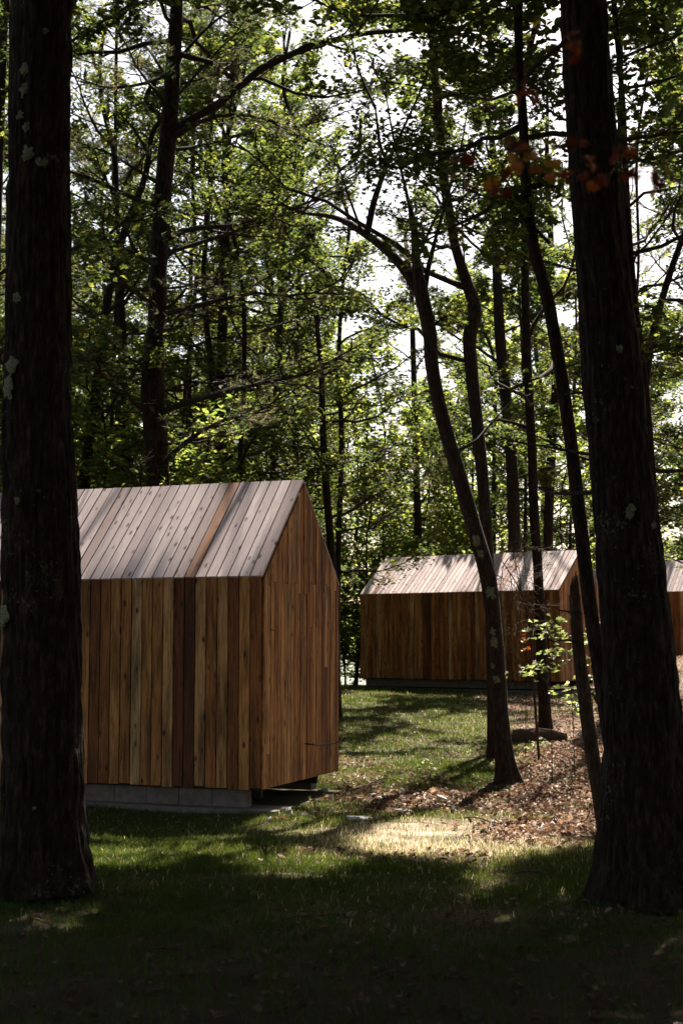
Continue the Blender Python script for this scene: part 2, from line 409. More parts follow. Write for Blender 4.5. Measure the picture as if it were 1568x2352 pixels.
def crown(br, lf, trunk_pts, trunk_r, z0, z1, nl, Lmax, g, explicit=(), per=(7,6), elev=(.1,.7), bend=.15,
          nleaf=9, lsize=.10, shape=DIAM, kind='leaf', clump=.09, azc=None, bare=0.0, leafz=None, filt=True, ltint=(0,1), tw=1.0, tilt=.42, wig=.16, density=1.0):
    limbs = []; LL = []; LR = []
    if nl:
        zs = z0+(z1-z0)*((np.arange(nl)+g.random(nl))/nl)
        i = np.clip(np.searchsorted(trunk_pts[:,2], zs), 1, len(trunk_pts)-1)
        S = trunk_pts[i]; tr = trunk_r[i]
        az = np.arange(nl)*2.4+g.normal(0, .5, nl) if azc is None else azc[0]+g.uniform(-azc[1], azc[1], nl)
        f = (zs-z0)/(z1-z0+1e-6)
        L = Lmax*(.55+.45*np.sin(np.pi*np.clip(f*.9+.12, 0, 1)))*(1-.45*f)*g.uniform(.7, 1.15, nl)
        e = elev[0]+(elev[1]-elev[0])*f+g.normal(0, .12, nl)
        D = np.stack([np.cos(az)*np.cos(e), np.sin(az)*np.cos(e), np.sin(e)], 1)
        P = curve_batch(S, D, L, 8, wig, bend, g)
        limbs.append(P); LL.append(L); LR.append(np.minimum(.010+.010*L, tr*.55))
    for (pl, r0) in explicit:
        pl = np.asarray(pl); Q, _ = resample(pl, np.ones(len(pl)), np.linalg.norm(np.diff(pl, axis=0), axis=1).sum()/8.01)
        Q = Q[np.linspace(0, len(Q)-1, 8).astype(int)]
        limbs.append(Q[None]); LL.append(np.array([np.linalg.norm(np.diff(Q, axis=0), axis=1).sum()])); LR.append(np.array([r0]))
    if filt and nl:
        kp = g.random(len(limbs[0])) > np.maximum.reduce([clear_prob(limbs[0][:,q]) for q in (2,4,6)])*.85
        limbs[0] = limbs[0][kp]; LL[0] = LL[0][kp]; LR[0] = LR[0][kp]
    P1 = np.concatenate(limbs); L1 = np.concatenate(LL); R1 = np.concatenate(LR)
    tt = np.linspace(0, 1, 8)
    tubes(br, P1, R1[:,None]*(1-.85*tt)[None]+.003, 6)
    P2, L2 = branch_out(P1, L1, per[0], (.5, 1.15), .42, 6, wig*1.3, bend*.5, g)
    r2 = np.repeat(R1, per[0])*.32+.002
    if filt:
        kp = g.random(len(P2)) > np.maximum(clear_prob(P2[:,1]), clear_prob(P2[:,4])); P2 = P2[kp]; L2 = L2[kp]; r2 = r2[kp]
        if len(P2) == 0: return
    tubes(br, P2, r2[:,None]*(1-.8*np.linspace(0,1,6))[None]+.0015, 4)
    P3, L3 = branch_out(P2, np.minimum(L2, 1.6)*.8+.25, per[1], (.4, 1.1), .45, 4, wig*1.4, 0, g, .15, .22)
    if filt:
        kp = g.random(len(P3)) > clear_prob(P3[:,2]); P3 = P3[kp]
        if len(P3) == 0: return
    tubes(br, P3, (.0042*tw)*(1-.6*np.linspace(0,1,4))[None]*np.ones((len(P3),1)), 3)
    # leaves
    keep = g.random(len(P3)) > bare
    # clumpy density in space
    mid = P3[:,2]
    nz = vnoise(mid[:,0]*.7+mid[:,2]*.45+50, mid[:,1]*.7+mid[:,2]*.8+50)
    keep &= g.random(len(P3)) < density*np.clip(.25+1.7*(nz-.18), .15, 1)
    Q = P3[keep]
    if len(Q) == 0: return
    if kind == 'leaf':
        t = .2+.8*g.random((len(Q), nleaf))
        C, T = interp_path(Q, t); C = C.reshape(-1,3)+g.normal(0, clump, (len(Q)*nleaf, 3))
        if filt: C = C[g.random(len(C)) > clear_prob(C)]
        if leafz is not None: C = C[C[:,2] > leafz]
        # keep leaves above the soil
        leaves(lf, C, lsize*g.uniform(.65, 1.25, len(C)), shape, tilt, ltint[0]+(ltint[1]-ltint[0])*g.random(len(C))**1.8, g=g)
    else:
        t = .25+.75*g.random((len(Q), nleaf))
        C, T = interp_path(Q, t); C = C.reshape(-1,3)+g.normal(0, clump*.4, (len(Q)*nleaf, 3)); T = unit(T.reshape(-1,3))
        if filt:
            kk = g.random(len(C)) > clear_prob(C); C = C[kk]; T = T[kk]
        needles(lf, C, T, 9, lsize, .0032, g, ltint[0]+(ltint[1]-ltint[0])*g.random(len(C)))

def local(acc, base):
    acc.v = [v-base for v in acc.v]

def make_tree(name, label, cat, path, Y, top, spec=None, specs=None, group=None, barkm='bark', sides=20, step=.12, rough=.05, flare=.35, seed=1, ridges=10,
              leafm='leaf', forks=(), toprad=.05, lean=(0,0), yvar=0.0, extra=None):
    """path: [(px,py,width px)...] from the ground up on the photo grid; the trunk runs on above the frame to height `top`"""
    g = np.random.default_rng(seed)
    P = []; r = []
    for k, (px, py, w) in enumerate(path):
        p = at(px, py, Y); p[1] += yvar*k/len(path); P.append(p); r.append(w/2/F*Y)
    P = np.array(P); r = np.array(r)
    zg = float(ground(P[0,0], P[0,1]))-.06
    if P[0,2] > zg+.15:
        d = P[0]-P[1]; d = d/abs(d[2]); q = P[0]+d*(P[0,2]-zg)*.6; q[2] = zg
        P = np.vstack([q, P]); r = np.concatenate([[r[0]*1.05], r])
    if top > P[-1,2]+.5:
        d = (P[-1]-P[-3]); d = d/d[2]; d[:2] = d[:2]*.5+np.array(lean)
        nadd = 3
        hh = (top-P[-1,2])*np.arange(1, nadd+1)/nadd
        add = P[-1]+hh[:,None]*d + np.concatenate([g.normal(0, .15, (nadd,2)), np.zeros((nadd,1))], 1)
        ra = r[-1]+(toprad-r[-1])*np.arange(1, nadd+1)/nadd
        P = np.vstack([P, add]); r = np.concatenate([r, np.maximum(ra, .02)])
    base = P[0].copy()
    t = empty(name, base, label, cat, group)
    tk = Acc(); Q, rr = trunk_mesh(tk, P, r, sides, step, rough, flare, seed, ridges)
    for (pl, ws) in forks:
        pp = np.array([at(a, b, Y+c) for (a, b, c) in pl]); rw = np.array(ws)/2/F*Y
        trunk_mesh(tk, pp, rw, 12, .12, rough, 0, seed+3, 6)
    local(tk, base); tk.build('trunk', M[barkm], t, True)
    if spec or specs:
        br = Acc(); lf = Acc()
        for sp_ in (specs or [spec]):
            q_ = dict(sp_); ex = [(np.array([at(a, b, Y+c) for (a, b, c) in pl]), w/2/F*Y) for (pl, w) in q_.pop('limbs', ())]
            pts, rad = Q, rr
            if 'z0' not in q_: q_['z0'] = 2; q_['z1'] = top
            crown(br, lf, pts, rad, q_.pop('z0'), q_.pop('z1'), q_.pop('nl', 0), q_.pop('L', 2), g, ex, **q_)
        local(br, base); br.build('branches', M['twig'], t, True)
        if lf.v:
            local(lf, base); lf.build('crown', M[leafm], t)
    if extra: extra(t, base, Q, rr)
    return t, Q, rr

def lichens(spots, Y, msh=14):
    def f(t, base, Q, rr):
        for (px, py, s) in spots:
            c = at(px, py, Y); i = int(np.argmin(np.abs(Q[:,2]-c[2]))); rad = rr[i]
            dx = np.clip((c[0]-Q[i,0])/rad, -.95, .95); a0 = math.asin(dx)
            acc = Acc(); g = np.random.default_rng(int(px*7+py))
            size = s/2/F*Y
            ring = []
            nn = 18
            for rr_ in (1.0, .7, .35):
                th = np.arange(nn)*2*np.pi/nn
                q = size*rr_*(1+.9*(g.random(nn)-.5)*(rr_ > .5))
                ring.append(np.stack([q*np.cos(th), q*np.sin(th)*1.2, np.full(nn, .004+.003*(1-rr_)+(-.006 if rr_ == 1 else 0))], 1))
            ring = np.concatenate(ring)
            a = a0+ring[:,0]/rad; zz = c[2]+ring[:,1]; ro = rad*1.045+ring[:,2]+g.normal(0, .0025, len(ring))
            xc = np.interp(zz, Q[:,2], Q[:,0]); yc = np.interp(zz, Q[:,2], Q[:,1])
            V = np.stack([xc+np.sin(a)*ro, yc-np.cos(a)*ro, zz], 1)
            i_ = np.arange(nn); j_ = (i_+1) % nn; q = []
            for k in range(2): q.append(np.stack([k*nn+i_, k*nn+j_, (k+1)*nn+j_, (k+1)*nn+i_], 1).ravel())
            acc.add(V-base, np.concatenate(q+[2*nn+i_]), [4]*(2*nn)+[nn])
            acc.build('lichen_patch', M['lichen'], t, True)
    return f

# =================================================================== SETTING
def grassy(x, y):
    x = np.asarray(x, float); y = np.asarray(y, float)
    litter = (1-.55*sstep(fbm(x*1.5+60, y*1.5+14), .52, .6))*sstep(x-1.2-.20*np.clip(y-14, 0, 9)+.5*(fbm(x*1.3, y*1.3)-.5)*2, -.25, .45)*sstep(y, 12.0, 13.6)
    px_ = np.exp(-(((x-1.0)/1.1)**2+((y-16.3)/1.0)**2))
    patch = sstep(fbm(x*1.1+40, y*1.1+4), .50, .62)*(1-.6*sstep(y, 17, 19))
    patch = patch*sstep(x, -.9, .2)
    g = 1-np.maximum(litter, np.maximum(.95*px_, .45*patch))
    g = g*(1-.85*(1-sstep(y+1.6*(fbm(x*1.4+2, y*1.4)-.5), 6.6, 11.4)))
    under = sstep(y, 30, 36)*sstep(x, 5, 7)
    return np.clip(np.minimum(g, 1-under*.8), 0, 1)
def sun_paint(x, y):  # pale dry-grass mask painted where the sun patch lies, to brighten it
    return np.exp(-(((x-.95)/1.3)**2+((y-13.0)/1.25)**2)**2)*np.clip(.35+3.4*(fbm(x*2.9, y*2.9)-.42), .0, 1)
def shade_paint(x, y):  # dark ground mask painting shade into the near foreground
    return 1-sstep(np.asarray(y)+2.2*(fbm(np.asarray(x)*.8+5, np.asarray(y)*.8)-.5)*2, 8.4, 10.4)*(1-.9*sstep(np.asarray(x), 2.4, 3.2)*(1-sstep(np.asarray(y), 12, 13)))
xs = np.unique(np.concatenate([-np.geomspace(16, 3000, 14), np.arange(-12, 16, .12), np.geomspace(17, 3000, 14)]))
ys = np.unique(np.concatenate([-np.geomspace(3, 400, 8), np.arange(2, 44, .13), np.arange(44, 80, 1.), np.geomspace(85, 5000, 10)]))
X, Yg = np.meshgrid(xs, ys)
Z = ground(X, Yg)
acc = Acc(); nx = len(xs)
idx = (np.arange(len(ys)-1)[:,None]*nx+np.arange(nx-1)[None]).ravel()
acc.add(np.stack([X, Yg, Z], -1).reshape(-1,3), np.stack([idx, idx+1, idx+nx+1, idx+nx], 1).ravel(), np.full(len(idx), 4))
go = acc.build('ground', M['ground'], None, True); go['kind'] = 'structure'
ga = go.data.attributes.new('grassy', 'FLOAT', 'POINT'); ga.data.foreach_set('value', grassy(X, Yg).astype(np.float32).ravel())
ga = go.data.attributes.new('sun_paint', 'FLOAT', 'POINT'); ga.data.foreach_set('value', np.clip(sun_paint(X, Yg), 0, 1).astype(np.float32).ravel())
ga = go.data.attributes.new('shade_paint', 'FLOAT', 'POINT'); ga.data.foreach_set('value', shade_paint(X, Yg).astype(np.float32).ravel())
acc = Acc(); acc.add([(-3000,60,-4.2),(3000,60,-4.2),(3000,5000,-4.2),(-3000,5000,-4.2)], [0,1,2,3], [4])
wo = acc.build('water', M['water']); wo['kind'] = 'structure'
# wooded far shore
hx = np.linspace(-900, 1100, 120); acc = Acc()
hz = 6+16*fbm(hx*.006+3, hx*0+2)+3*fbm(hx*.05, hx*0)
V = np.concatenate([np.stack([hx, 900+0*hx, -5+0*hx], 1), np.stack([hx, 940+0*hx, hz*.7], 1), np.stack([hx, 1000+0*hx, hz], 1), np.stack([hx, 1300+0*hx, -5+0*hx], 1)])
i = np.arange(119); q = np.concatenate([np.stack([k*120+i, k*120+i+1, (k+1)*120+i+1, (k+1)*120+i], 1) for k in range(3)])
acc.add(V, q.ravel(), np.full(len(q), 4)); ho = acc.build('hills', simple('wooded far shore', (.09,.12,.08), .95, .3, .05), None, True); ho['kind'] = 'structure'

# =================================================================== CABINS
def board(acc, o, u, v, n, w, l0, l1, t, tint, seed, ch=.0035, s0=0.0, s1=0.0):
    """board w wide; lower end l0 (+s0 at the far edge), upper end l1 (+s1)"""
    o, u, v, n = map(lambda a: np.asarray(a, float), (o, u, v, n))
    prof = [(0, 0), (0, t-ch), (ch, t), (w-ch, t), (w, t-ch), (w, 0)]
    V = []; G = []
    for (end, s) in ((l0, s0), (l1, s1)):
        for (a, b) in prof:
            h = end+s*a/w
            V.append(o+u*a+n*b+v*h); G.append((a+seed*3.7, h+seed*1.9, seed*5.3))
    k = 6; loops = []; cnt = []
    for i in range(k):
        j = (i+1) % k; loops += [i, i+k, j+k, j]; cnt.append(4)
    loops += list(range(k)); cnt.append(k); loops += list(range(2*k-1, k-1, -1)); cnt.append(k)
    acc.add(V, loops, cnt, [tint]*len(cnt), G)
def boxm(acc, lo, hi):
    x0,y0,z0 = lo; x1,y1,z1 = hi
    V = [(x0,y0,z0),(x1,y0,z0),(x1,y1,z0),(x0,y1,z0),(x0,y0,z1),(x1,y0,z1),(x1,y1,z1),(x0,y1,z1)]
    acc.add(V, [0,3,2,1, 4,5,6,7, 0,1,5,4, 1,2,6,5, 2,3,7,6, 3,0,4,7], [4]*6)
def cabin(loc, rz, L, W, Hh, rise, label, seed, fnd=.26, bw=.131, brown=(), slab=True, gap=.0095, seq=(), roofshift=0.0, found_right=.22):
    g = random.Random(seed)
    t = empty('wooden_cabin', loc, label, 'cabin', 'wooden cabins among the trees', rz)
    T = .022; n = int(round(L/bw)); bw = L/n
    # hidden solid core so no light leaks through the joints
    core = Acc()
    xl, xr, yf, yb = -L+.002, -.002, .002, W-.002
    V = [(xl,yf,0.01),(xr,yf,0.01),(xr,yb,0.01),(xl,yb,0.01),(xl,yf,Hh-.02),(xr,yf,Hh-.02),(xr,yb,Hh-.02),(xl,yb,Hh-.02),(xl,W/2,Hh+rise-.03),(xr,W/2,Hh+rise-.03)]
    core.add(V, [0,3,2,1, 0,1,5,4, 3,7,6,2, 1,2,6,9,5, 0,4,8,7,3, 4,5,9,8, 8,9,6,7], [4,4,4,5,5,4,4])
    core.build('frame', M['dark'], t)
    tints = []
    for side in (0, 1):
        a = Acc(); prev = .5
        for k in range(n):
            tint = g.choice([.06,.2,.3,.4,.5,.6,.7,.85,.92, .45,.55,.25,.35,.65]) + g.uniform(-.05,.05)
            if side == 0 and k < len(seq): tint = seq[k]
            dz = g.choice([0,0,0,0,-.012,.012]); dt = g.uniform(-.004,.004)
            if side == 0: board(a, (-bw*(k+1)+gap/2, 0, 0), (1,0,0), (0,0,1), (0,-1,0), bw-gap, dz, Hh, T+dt, tint, g.random()*9)
            else: board(a, (-bw*k-gap/2, W, 0), (-1,0,0), (0,0,1), (0,1,0), bw-gap, dz, Hh, T+dt, tint, g.random()*9)
        a.build('wall', M['cedar'], t)
    # roof: boards line up with the wall boards, from eave to ridge
    sl = math.hypot(W/2+T, rise+T); cs, sn = (W/2+T)/sl, (rise+T)/sl
    for side in (0, 1):
        a = Acc()
        for k in range(n):
            tint = g.uniform(.25, 1.0) if g.random() > .10 else g.uniform(.12,.3)
            if side == 0 and k in brown: tint = .04
            dt = g.uniform(-.003, .003)
            if side == 0:
                board(a, (-bw*(k+1)+gap/2, -T, Hh), (1,0,0), (0,cs,sn), (0,-sn,cs), bw-gap-.002+(.022 if k == 0 else 0), -.005, sl+.012, T+dt, tint, g.random()*9)
            else:
                board(a, (-bw*k-gap/2+(.022 if k == 0 else 0), W+T, Hh), (-1,0,0), (0,-cs,sn), (0,sn,cs), bw-gap-.002+(.022 if k == 0 else 0), -.005, sl-.005, T+dt, tint, g.random()*9)
        a.build('roof', M['roofwood'], t)
    # gables: narrow boards with butt joints
    nb = 24; gw = W/nb
    for side in (0, 1):
        a = Acc()
        for k in range(nb):
            y0 = gw*k; y1 = gw*(k+1)
            h0 = Hh+rise*(1-abs(y0-W/2)/(W/2))-.012; h1 = Hh+rise*(1-abs(y1-W/2)/(W/2))-.012
            cuts = [0.0]
            lowest = min(h0, h1)
            if g.random() < .35: cuts.append(g.choice([.35, .78, 1.25, 1.7])*g.uniform(.97, 1.03))
            if lowest > Hh-.1 and g.random() < .6 and cuts[-1] < Hh-.5: cuts.append(Hh*g.uniform(.93,1.0))
            for c in range(len(cuts)):
                tint = g.choice([.2,.34,.45,.5,.6,.7,.55,.8,.88])+g.uniform(-.05,.05)
                last = c == len(cuts)-1
                b0 = cuts[c]+(.003 if c else 0); b1 = h0 if last else cuts[c+1]-.003; s1 = (h1-h0) if last else 0
                dt = g.uniform(-.004,.004)
                if side == 0:
                    if last: board(a, (0, y0+.0025, 0), (0,1,0), (0,0,1), (1,0,0), gw-.005, b0, b1, .02+dt, tint, g.random()*9, .002, 0, s1)
                    else: board(a, (0, y0+.0025, 0), (0,1,0), (0,0,1), (1,0,0), gw-.005, b0, b1, .02+dt, tint, g.random()*9, .002)
                else:
                    board(a, (-L, y1-.0015, 0), (0,-1,0), (0,0,1), (-1,0,0), gw-.005, b0, h1 if last else b1, .02+dt, tint, g.random()*9, .002, 0, (h0-h1) if last else 0)
        a.build('gable', M['cedar'], t)
    # foundation: block wall set back, on a slab
    f = Acc(); bl = .40; x = -found_right
    kk = 0
    while x > -L+.1:
        x2 = max(x-bl, -L+.1)
        boxm(f, (x2+.004, .09+.002*(kk % 2), -fnd+.06), (x-.004, .25, -.012)); x = x2; kk += 1
    boxm(f, (-L+.1, .12, -fnd+.065), (-found_right, .24, -.016))
    boxm(f, (-L+.1, W-.3, -fnd+.06), (-found_right, W-.12, -.012))
    f.build('foundation', M['concrete'], t)
    s = Acc()
    if slab: boxm(s, (-L-.1, -.10, -fnd-.12), (.20, .42, -fnd+.055))
    else: boxm(s, (-L+.05, .0, -fnd-.14), (-.1, .4, -fnd+.02))
    s.build('slab', M['concrete'], t)
    jb = Acc()
    boxm(jb, (-L+.03, .27, -.12), (-.12, .33, .0)); boxm(jb, (-L+.03, W-.4, -.12), (-.12, W-.33, .0)); boxm(jb, (-L+.03, .02, -.02), (-.02, .08, .004))
    jb.build('sill_beam', M['dark'], t)
    return t
ROT = math.atan2(-3200, 8570)
c1 = at(600, 1813, 15.0)
cabin((c1[0], c1[1], c1[2]), ROT, 6.03, 2.28, 2.255, 1.13, 'nearest cabin with red-brown cedar boards and pale grey plank roof, behind the left trunk', 4, brown=(6,), fnd=.27, seq=[.30,.72,.2,.80,.42,.82,.08,.13,.82,.5,.62,.9,.48,.66,.3,.22,.7,.5,.85,.4])
A2 = at(1285, 1565, 34.6); B2 = at(828, 1563, 38.0); d2 = A2-B2
cabin((A2[0], A2[1], A2[2]), math.atan2(d2[1], d2[0]), math.hypot(d2[0], d2[1]), 2.5, 2.25, 1.02, 'middle cabin on the grassy rise, seen behind the leaning forked tree', 19, fnd=.27, brown=(41, 12), slab=False, found_right=.5)
A3 = at(1720, 1508, 47.0)
cabin((A3[0], A3[1], A3[2]), math.atan2(d2[1], d2[0])+.05, 6.0, 2.4, 2.22, 1.1, 'farthest cabin, only a corner of it showing at the right edge behind the thick trunk', 33, fnd=.3, slab=False)

# =================================================================== TREES OF THE PHOTOGRAPH
CR = dict(per=(7,6), nleaf=10, lsize=.105, shape=MAPLE)
# big foreground trunks
make_tree('pine_tree', 'thick dark lichen-spotted trunk in the left foreground, in front of the nearest cabin', 'tree',
  [(104,2045,196),(100,1900,190),(98,1700,186),(97,1500,180),(92,1250,172),(87,1000,164),(88,750,152),(90,500,142),(92,250,142),(93,0,142)], 10.1, 17, sides=190, step=.018, rough=.075, ridges=34, seed=2, flare=.22, toprad=.12,
  specs=[dict(z0=6.5, z1=16.5, nl=30, L=5.4, per=(9,7), nleaf=14, lsize=.13, shape=OVAL, elev=(0,.6), azc=(-.2,1.3))],
  extra=lichens([(80,378,28),(112,396,22),(72,232,26),(62,290,18),(78,318,18),(44,855,34),(36,900,44),(55,700,20),(118,100,16),(60,1158,14),(24,1420,40),(100,1845,8),(74,188,22)], 10.1))
make_tree('pine_tree', 'very thick leaning trunk in the right foreground, flaring towards the ground', 'tree',
  [(1500,2060,250),(1486,1900,214),(1478,1700,180),(1466,1500,164),(1445,1250,150),(1420,1000,140),(1396,750,128),(1370,500,121),(1352,250,116),(1338,0,108)], 9.7, 16, sides=190, step=.018, rough=.07, ridges=36, seed=4, flare=.25, toprad=.1,
  specs=[dict(z0=5.5, z1=15.5, nl=30, L=5.4, per=(9,7), nleaf=14, lsize=.13, shape=OVAL, elev=(0,.6)),
   dict(limbs=[([(1375,1130,0),(1300,1134,.4),(1255,1130,.9),(1222,1112,1.2)],9), ([(1400,1050,0),(1330,1040,.3),(1250,1025,.6),(1188,1017,.9)],10), ([(1380,905,0),(1330,902,.2),(1296,906,.4)],9)], per=(3,3), bare=.9, nleaf=2, lsize=.08, shape=MAPLE)],
  extra=lichens([(1432,1182,24),(1484,1210,14),(1408,815,16)], 9.7))
make_tree('oak_tree', 'tall slim trunk leaning left beside the very thick right foreground trunk', 'tree',
  [(1432,1905,47.6),(1420,1800,42.6),(1402,1650,38.5),(1374,1450,34.4),(1347,1200,32.8),(1328,1000,31.2),(1302,800,31.2),(1280,660,31.2),(1244,500,29.5),(1232,350,27.1),(1228,200,24.6),(1222,60,23.0)], 12.2, 16, sides=40, step=.05, rough=.06, ridges=12, seed=6, yvar=1.0, toprad=.06,
  specs=[dict(z0=8.6, z1=15.6, nl=40, L=4.6, per=(9,7), nleaf=15, lsize=.14, shape=OVAL, elev=(0,.5)), dict(z0=4.6, z1=9, nl=14, L=3.6, per=(8,6), nleaf=20, lsize=.068, shape=MAPLE, elev=(0,.7)),
   dict(limbs=[([(1240,425,.7),(1180,440,1.0),(1110,488,1.4),(1040,520,1.9),(960,562,2.3)],15), ([(1262,560,.7),(1225,520,.7),(1195,470,.9)],8)], per=(6,5), nleaf=8, lsize=.10, shape=MAPLE)])
# forked leaning tree in the middle
make_tree('oak_tree', 'leaning high-forked tree with pale lichen, rooted beside the leaf litter', 'tree',
  [(1166,1800,44.3),(1158,1740,36.1),(1150,1650,33.6),(1140,1500,34.4),(1132,1420,35.3),(1118,1320,37.7),(1092,1225,34.4),(1052,1085,34.4),(1012,945,32.0),(992,840,31.2),(985,755,32.8),(966,668,34.4),(956,600,21.3),(950,520,16.4),(940,470,9.8)], 17.6, 4.2, sides=36, step=.05, rough=.05, ridges=10, seed=8, flare=.45, barkm='bark_red',
  forks=[([(972,690,0),(930,622,.1),(880,568,.3),(830,532,.5),(775,502,.9),(700,490,1.4)],[28,25,23,20,14,6]),
         ([(842,540,.4),(858,465,.6),(876,410,.8),(893,368,1),(915,318,1.2)],[18,16,14,12,6]),
         ([(889,372,1),(874,340,1),(868,300,1.1),(862,250,1.2)],[10,9,8,5]),
         ([(975,665,0),(984,610,.2),(994,570,.3),(1002,540,.4)],[15,13,11,8])],
  specs=[dict(limbs=[([(950,520,0),(930,430,.2),(900,300,.5),(880,180,.8)],9), ([(1002,540,.4),(1030,440,.8),(1060,330,1),(1080,200,1.2)],9), ([(700,490,1.4),(640,470,1.8),(560,480,2.2)],8),
        ([(915,318,1.2),(960,220,1.3),(1000,110,1.5)],7), ([(862,250,1.2),(820,150,1.4),(800,40,1.5)],7), ([(956,600,0),(1010,480,-1),(1090,380,-2)],8), ([(830,532,.5),(790,420,-.5),(760,330,-1)],7)], per=(8,6), nleaf=15, lsize=.072, shape=MAPLE, density=.9),
        dict(limbs=[([(985,760,0),(1010,735,0),(1060,720,.3)],6), ([(1040,1040,0),(1090,1015,0),(1120,980,.2),(1190,905,.3)],8)], per=(4,5), nleaf=9, lsize=.09, shape=MAPLE, ltint=(.5,1))],
  extra=lichens([(1092,1245,20),(1102,1275,16),(1124,1360,24),(1133,1475,18),(1137,1560,16),(1128,1450,14),(1130,1530,12)], 17.6))
make_tree('oak_tree', 'curved trunk rising close behind the leaning forked tree', 'tree',
  [(1133,1712,27.5),(1130,1500,27.5),(1120,1300,28.4),(1112,1150,28.4),(1098,1000,29.2),(1082,850,30.1),(1078,770,32.7),(1090,715,32.7),(1068,640,27.5),(1044,560,23.2),(1034,500,22.4),(1020,420,22.4),(1012,330,20.6),(1000,200,18.9),(992,60,17.2)], 20.5, 15.5, sides=28, step=.07, seed=9, barkm='bark_red', toprad=.05,
  specs=[dict(z0=8.6, z1=15.6, nl=40, L=4.6, per=(9,7), nleaf=15, lsize=.14, shape=OVAL, elev=(0,.5)), dict(z0=3.8, z1=9, nl=16, L=3.6, per=(8,6), nleaf=20, lsize=.07, shape=MAPLE, elev=(.1,.8))])
# broken snag
def snag_top(t, base, Q, rr):
    a = Acc(); g = np.random.default_rng(3); top = Q[-1]
    for k in range(9):
        th = k*2*np.pi/9; r = rr[-1]
        P = np.array([top+[r*.6*math.cos(th), r*.6*math.sin(th), -.06], top+[r*.62*math.cos(th), r*.62*math.sin(th), .03+.06*g.random()], top+[r*.5*math.cos(th+.2), r*.5*math.sin(th+.2), .08+.12*g.random()]])
        tubes(a, P[None], np.array([[r*.3, r*.22, .004]]), 5)
    local(a, base); a.build('splintered_tip', M['snag'], t)
make_tree('dead_snag', 'broken dead trunk with a splintered top, left of the very thick right foreground trunk', 'dead tree',
  [(1390,1905,40),(1376,1830,34),(1362,1748,32),(1345,1630,31),(1332,1530,29),(1325,1455,28),(1319,1366,26)], 11.4, 0, sides=40, step=.04, rough=.07, ridges=12, seed=12, barkm='snag', flare=.15, extra=snag_top,
  specs=[dict(limbs=[([(1334,1480,0),(1300,1470,-.1),(1270,1474,-.2)],5), ([(1322,1410,0),(1300,1404,-.2),(1282,1402,-.3)],6)], per=(2,2), bare=1, nleaf=1)])
make_tree('maple_tree', 'slim straight trunk standing before the middle cabin wall', 'tree',
  [(1251,1645,26),(1246,1560,25),(1241,1450,24),(1234,1300,22),(1226,1180,22),(1219,1000,21),(1211,850,20),(1206,700,20),(1204,550,18),(1204,400,17),(1200,200,14)], 25.0, 15, sides=22, step=.1, seed=13, toprad=.04,
  specs=[dict(z0=9.5, z1=14.8, nl=34, L=4.6, per=(9,7), nleaf=15, lsize=.14, shape=OVAL, elev=(0,.5)), dict(z0=3.4, z1=9, nl=16, L=3.4, per=(7,6), nleaf=18, lsize=.078, shape=MAPLE, elev=(.1,.8))])
# big pine behind the near cabin
make_tree('pine_tree', 'broad dark pine behind the nearest cabin roof, with long bare limbs reaching right', 'tree',
  [(368,1300,58),(366,1130,56),(360,1010,54),(352,900,60),(357,780,44),(362,700,43),(366,600,42),(372,480,42),(382,360,41),(392,250,38),(400,120,34),(406,20,30)], 22.0, 16, sides=40, step=.07, rough=.06, ridges=14, seed=15, leafm='needle', toprad=.06,
  specs=[dict(limbs=[
     ([(392,300,0),(470,262,-.3),(560,190,-.6),(640,130,-1),(784,88,-1.4),(900,68,-1.8),(1034,72,-2.2),(1134,100,-2.4),(1210,165,-2.6)],20),
     ([(388,320,0),(480,272,-.5),(540,262,-.8),(600,272,-1),(650,286,-1.3)],13),
     ([(385,345,0),(450,338,.4),(560,308,.9),(700,288,1.2),(790,262,1.5)],10),
     ([(372,555,0),(430,527,-.4),(520,520,-.9),(640,488,-1.4),(780,438,-2)],13),
     ([(372,585,0),(450,560,.4),(560,525,.8),(700,470,1.3),(850,370,1.8)],12),
     ([(362,728,0),(430,708,-.5),(500,690,-.9),(600,672,-1.3),(690,682,-1.6),(790,640,-2)],13),
     ([(366,950,0),(420,928,-.4),(500,905,-.8),(600,880,-1.3),(700,858,-1.8),(830,790,-2.2)],14),
     ([(366,1072,0),(400,1040,-.4),(440,1005,-.7),(520,962,-1),(600,945,-1.4),(655,895,-1.8)],13),
     ([(388,170,0),(330,192,-.4),(240,200,-.8),(165,172,-1.2)],10), ([(378,430,0),(330,400,-.4),(250,352,-.8),(165,322,-1.2)],9),
     ([(362,700,0),(320,680,-.3),(260,640,-.6),(180,630,-.9)],7), ([(352,850,0),(310,830,-.3),(250,800,-.5),(190,820,-.8)],6),
     ([(400,150,0),(480,60,.4),(560,0,.7),(640,-80,1)],9), ([(390,240,0),(470,150,.6),(540,80,1),(620,40,1.5)],8), ([(396,200,0),(330,100,.5),(250,40,1)],8)],
     per=(10,7), kind='needle', nleaf=4, lsize=.11, bare=.45, ltint=(.1,.9), bend=.05, wig=.13),
   dict(z0=9.5, z1=15.8, nl=34, L=4.4, per=(9,7), kind='needle', nleaf=10, lsize=.14, bare=0, elev=(0,.4), ltint=(0,.6)), dict(z0=5, z1=9.5, nl=10, L=3.2, per=(8,6), kind='needle', nleaf=5, lsize=.12, bare=.3, elev=(0,.4), ltint=(0,.9)),
   dict(z0=1.2, z1=6.5, nl=16, L=2.6, per=(7,6), kind='needle', nleaf=2, lsize=.10, bare=.8, elev=(-.1,.3), ltint=(.1,.9))])
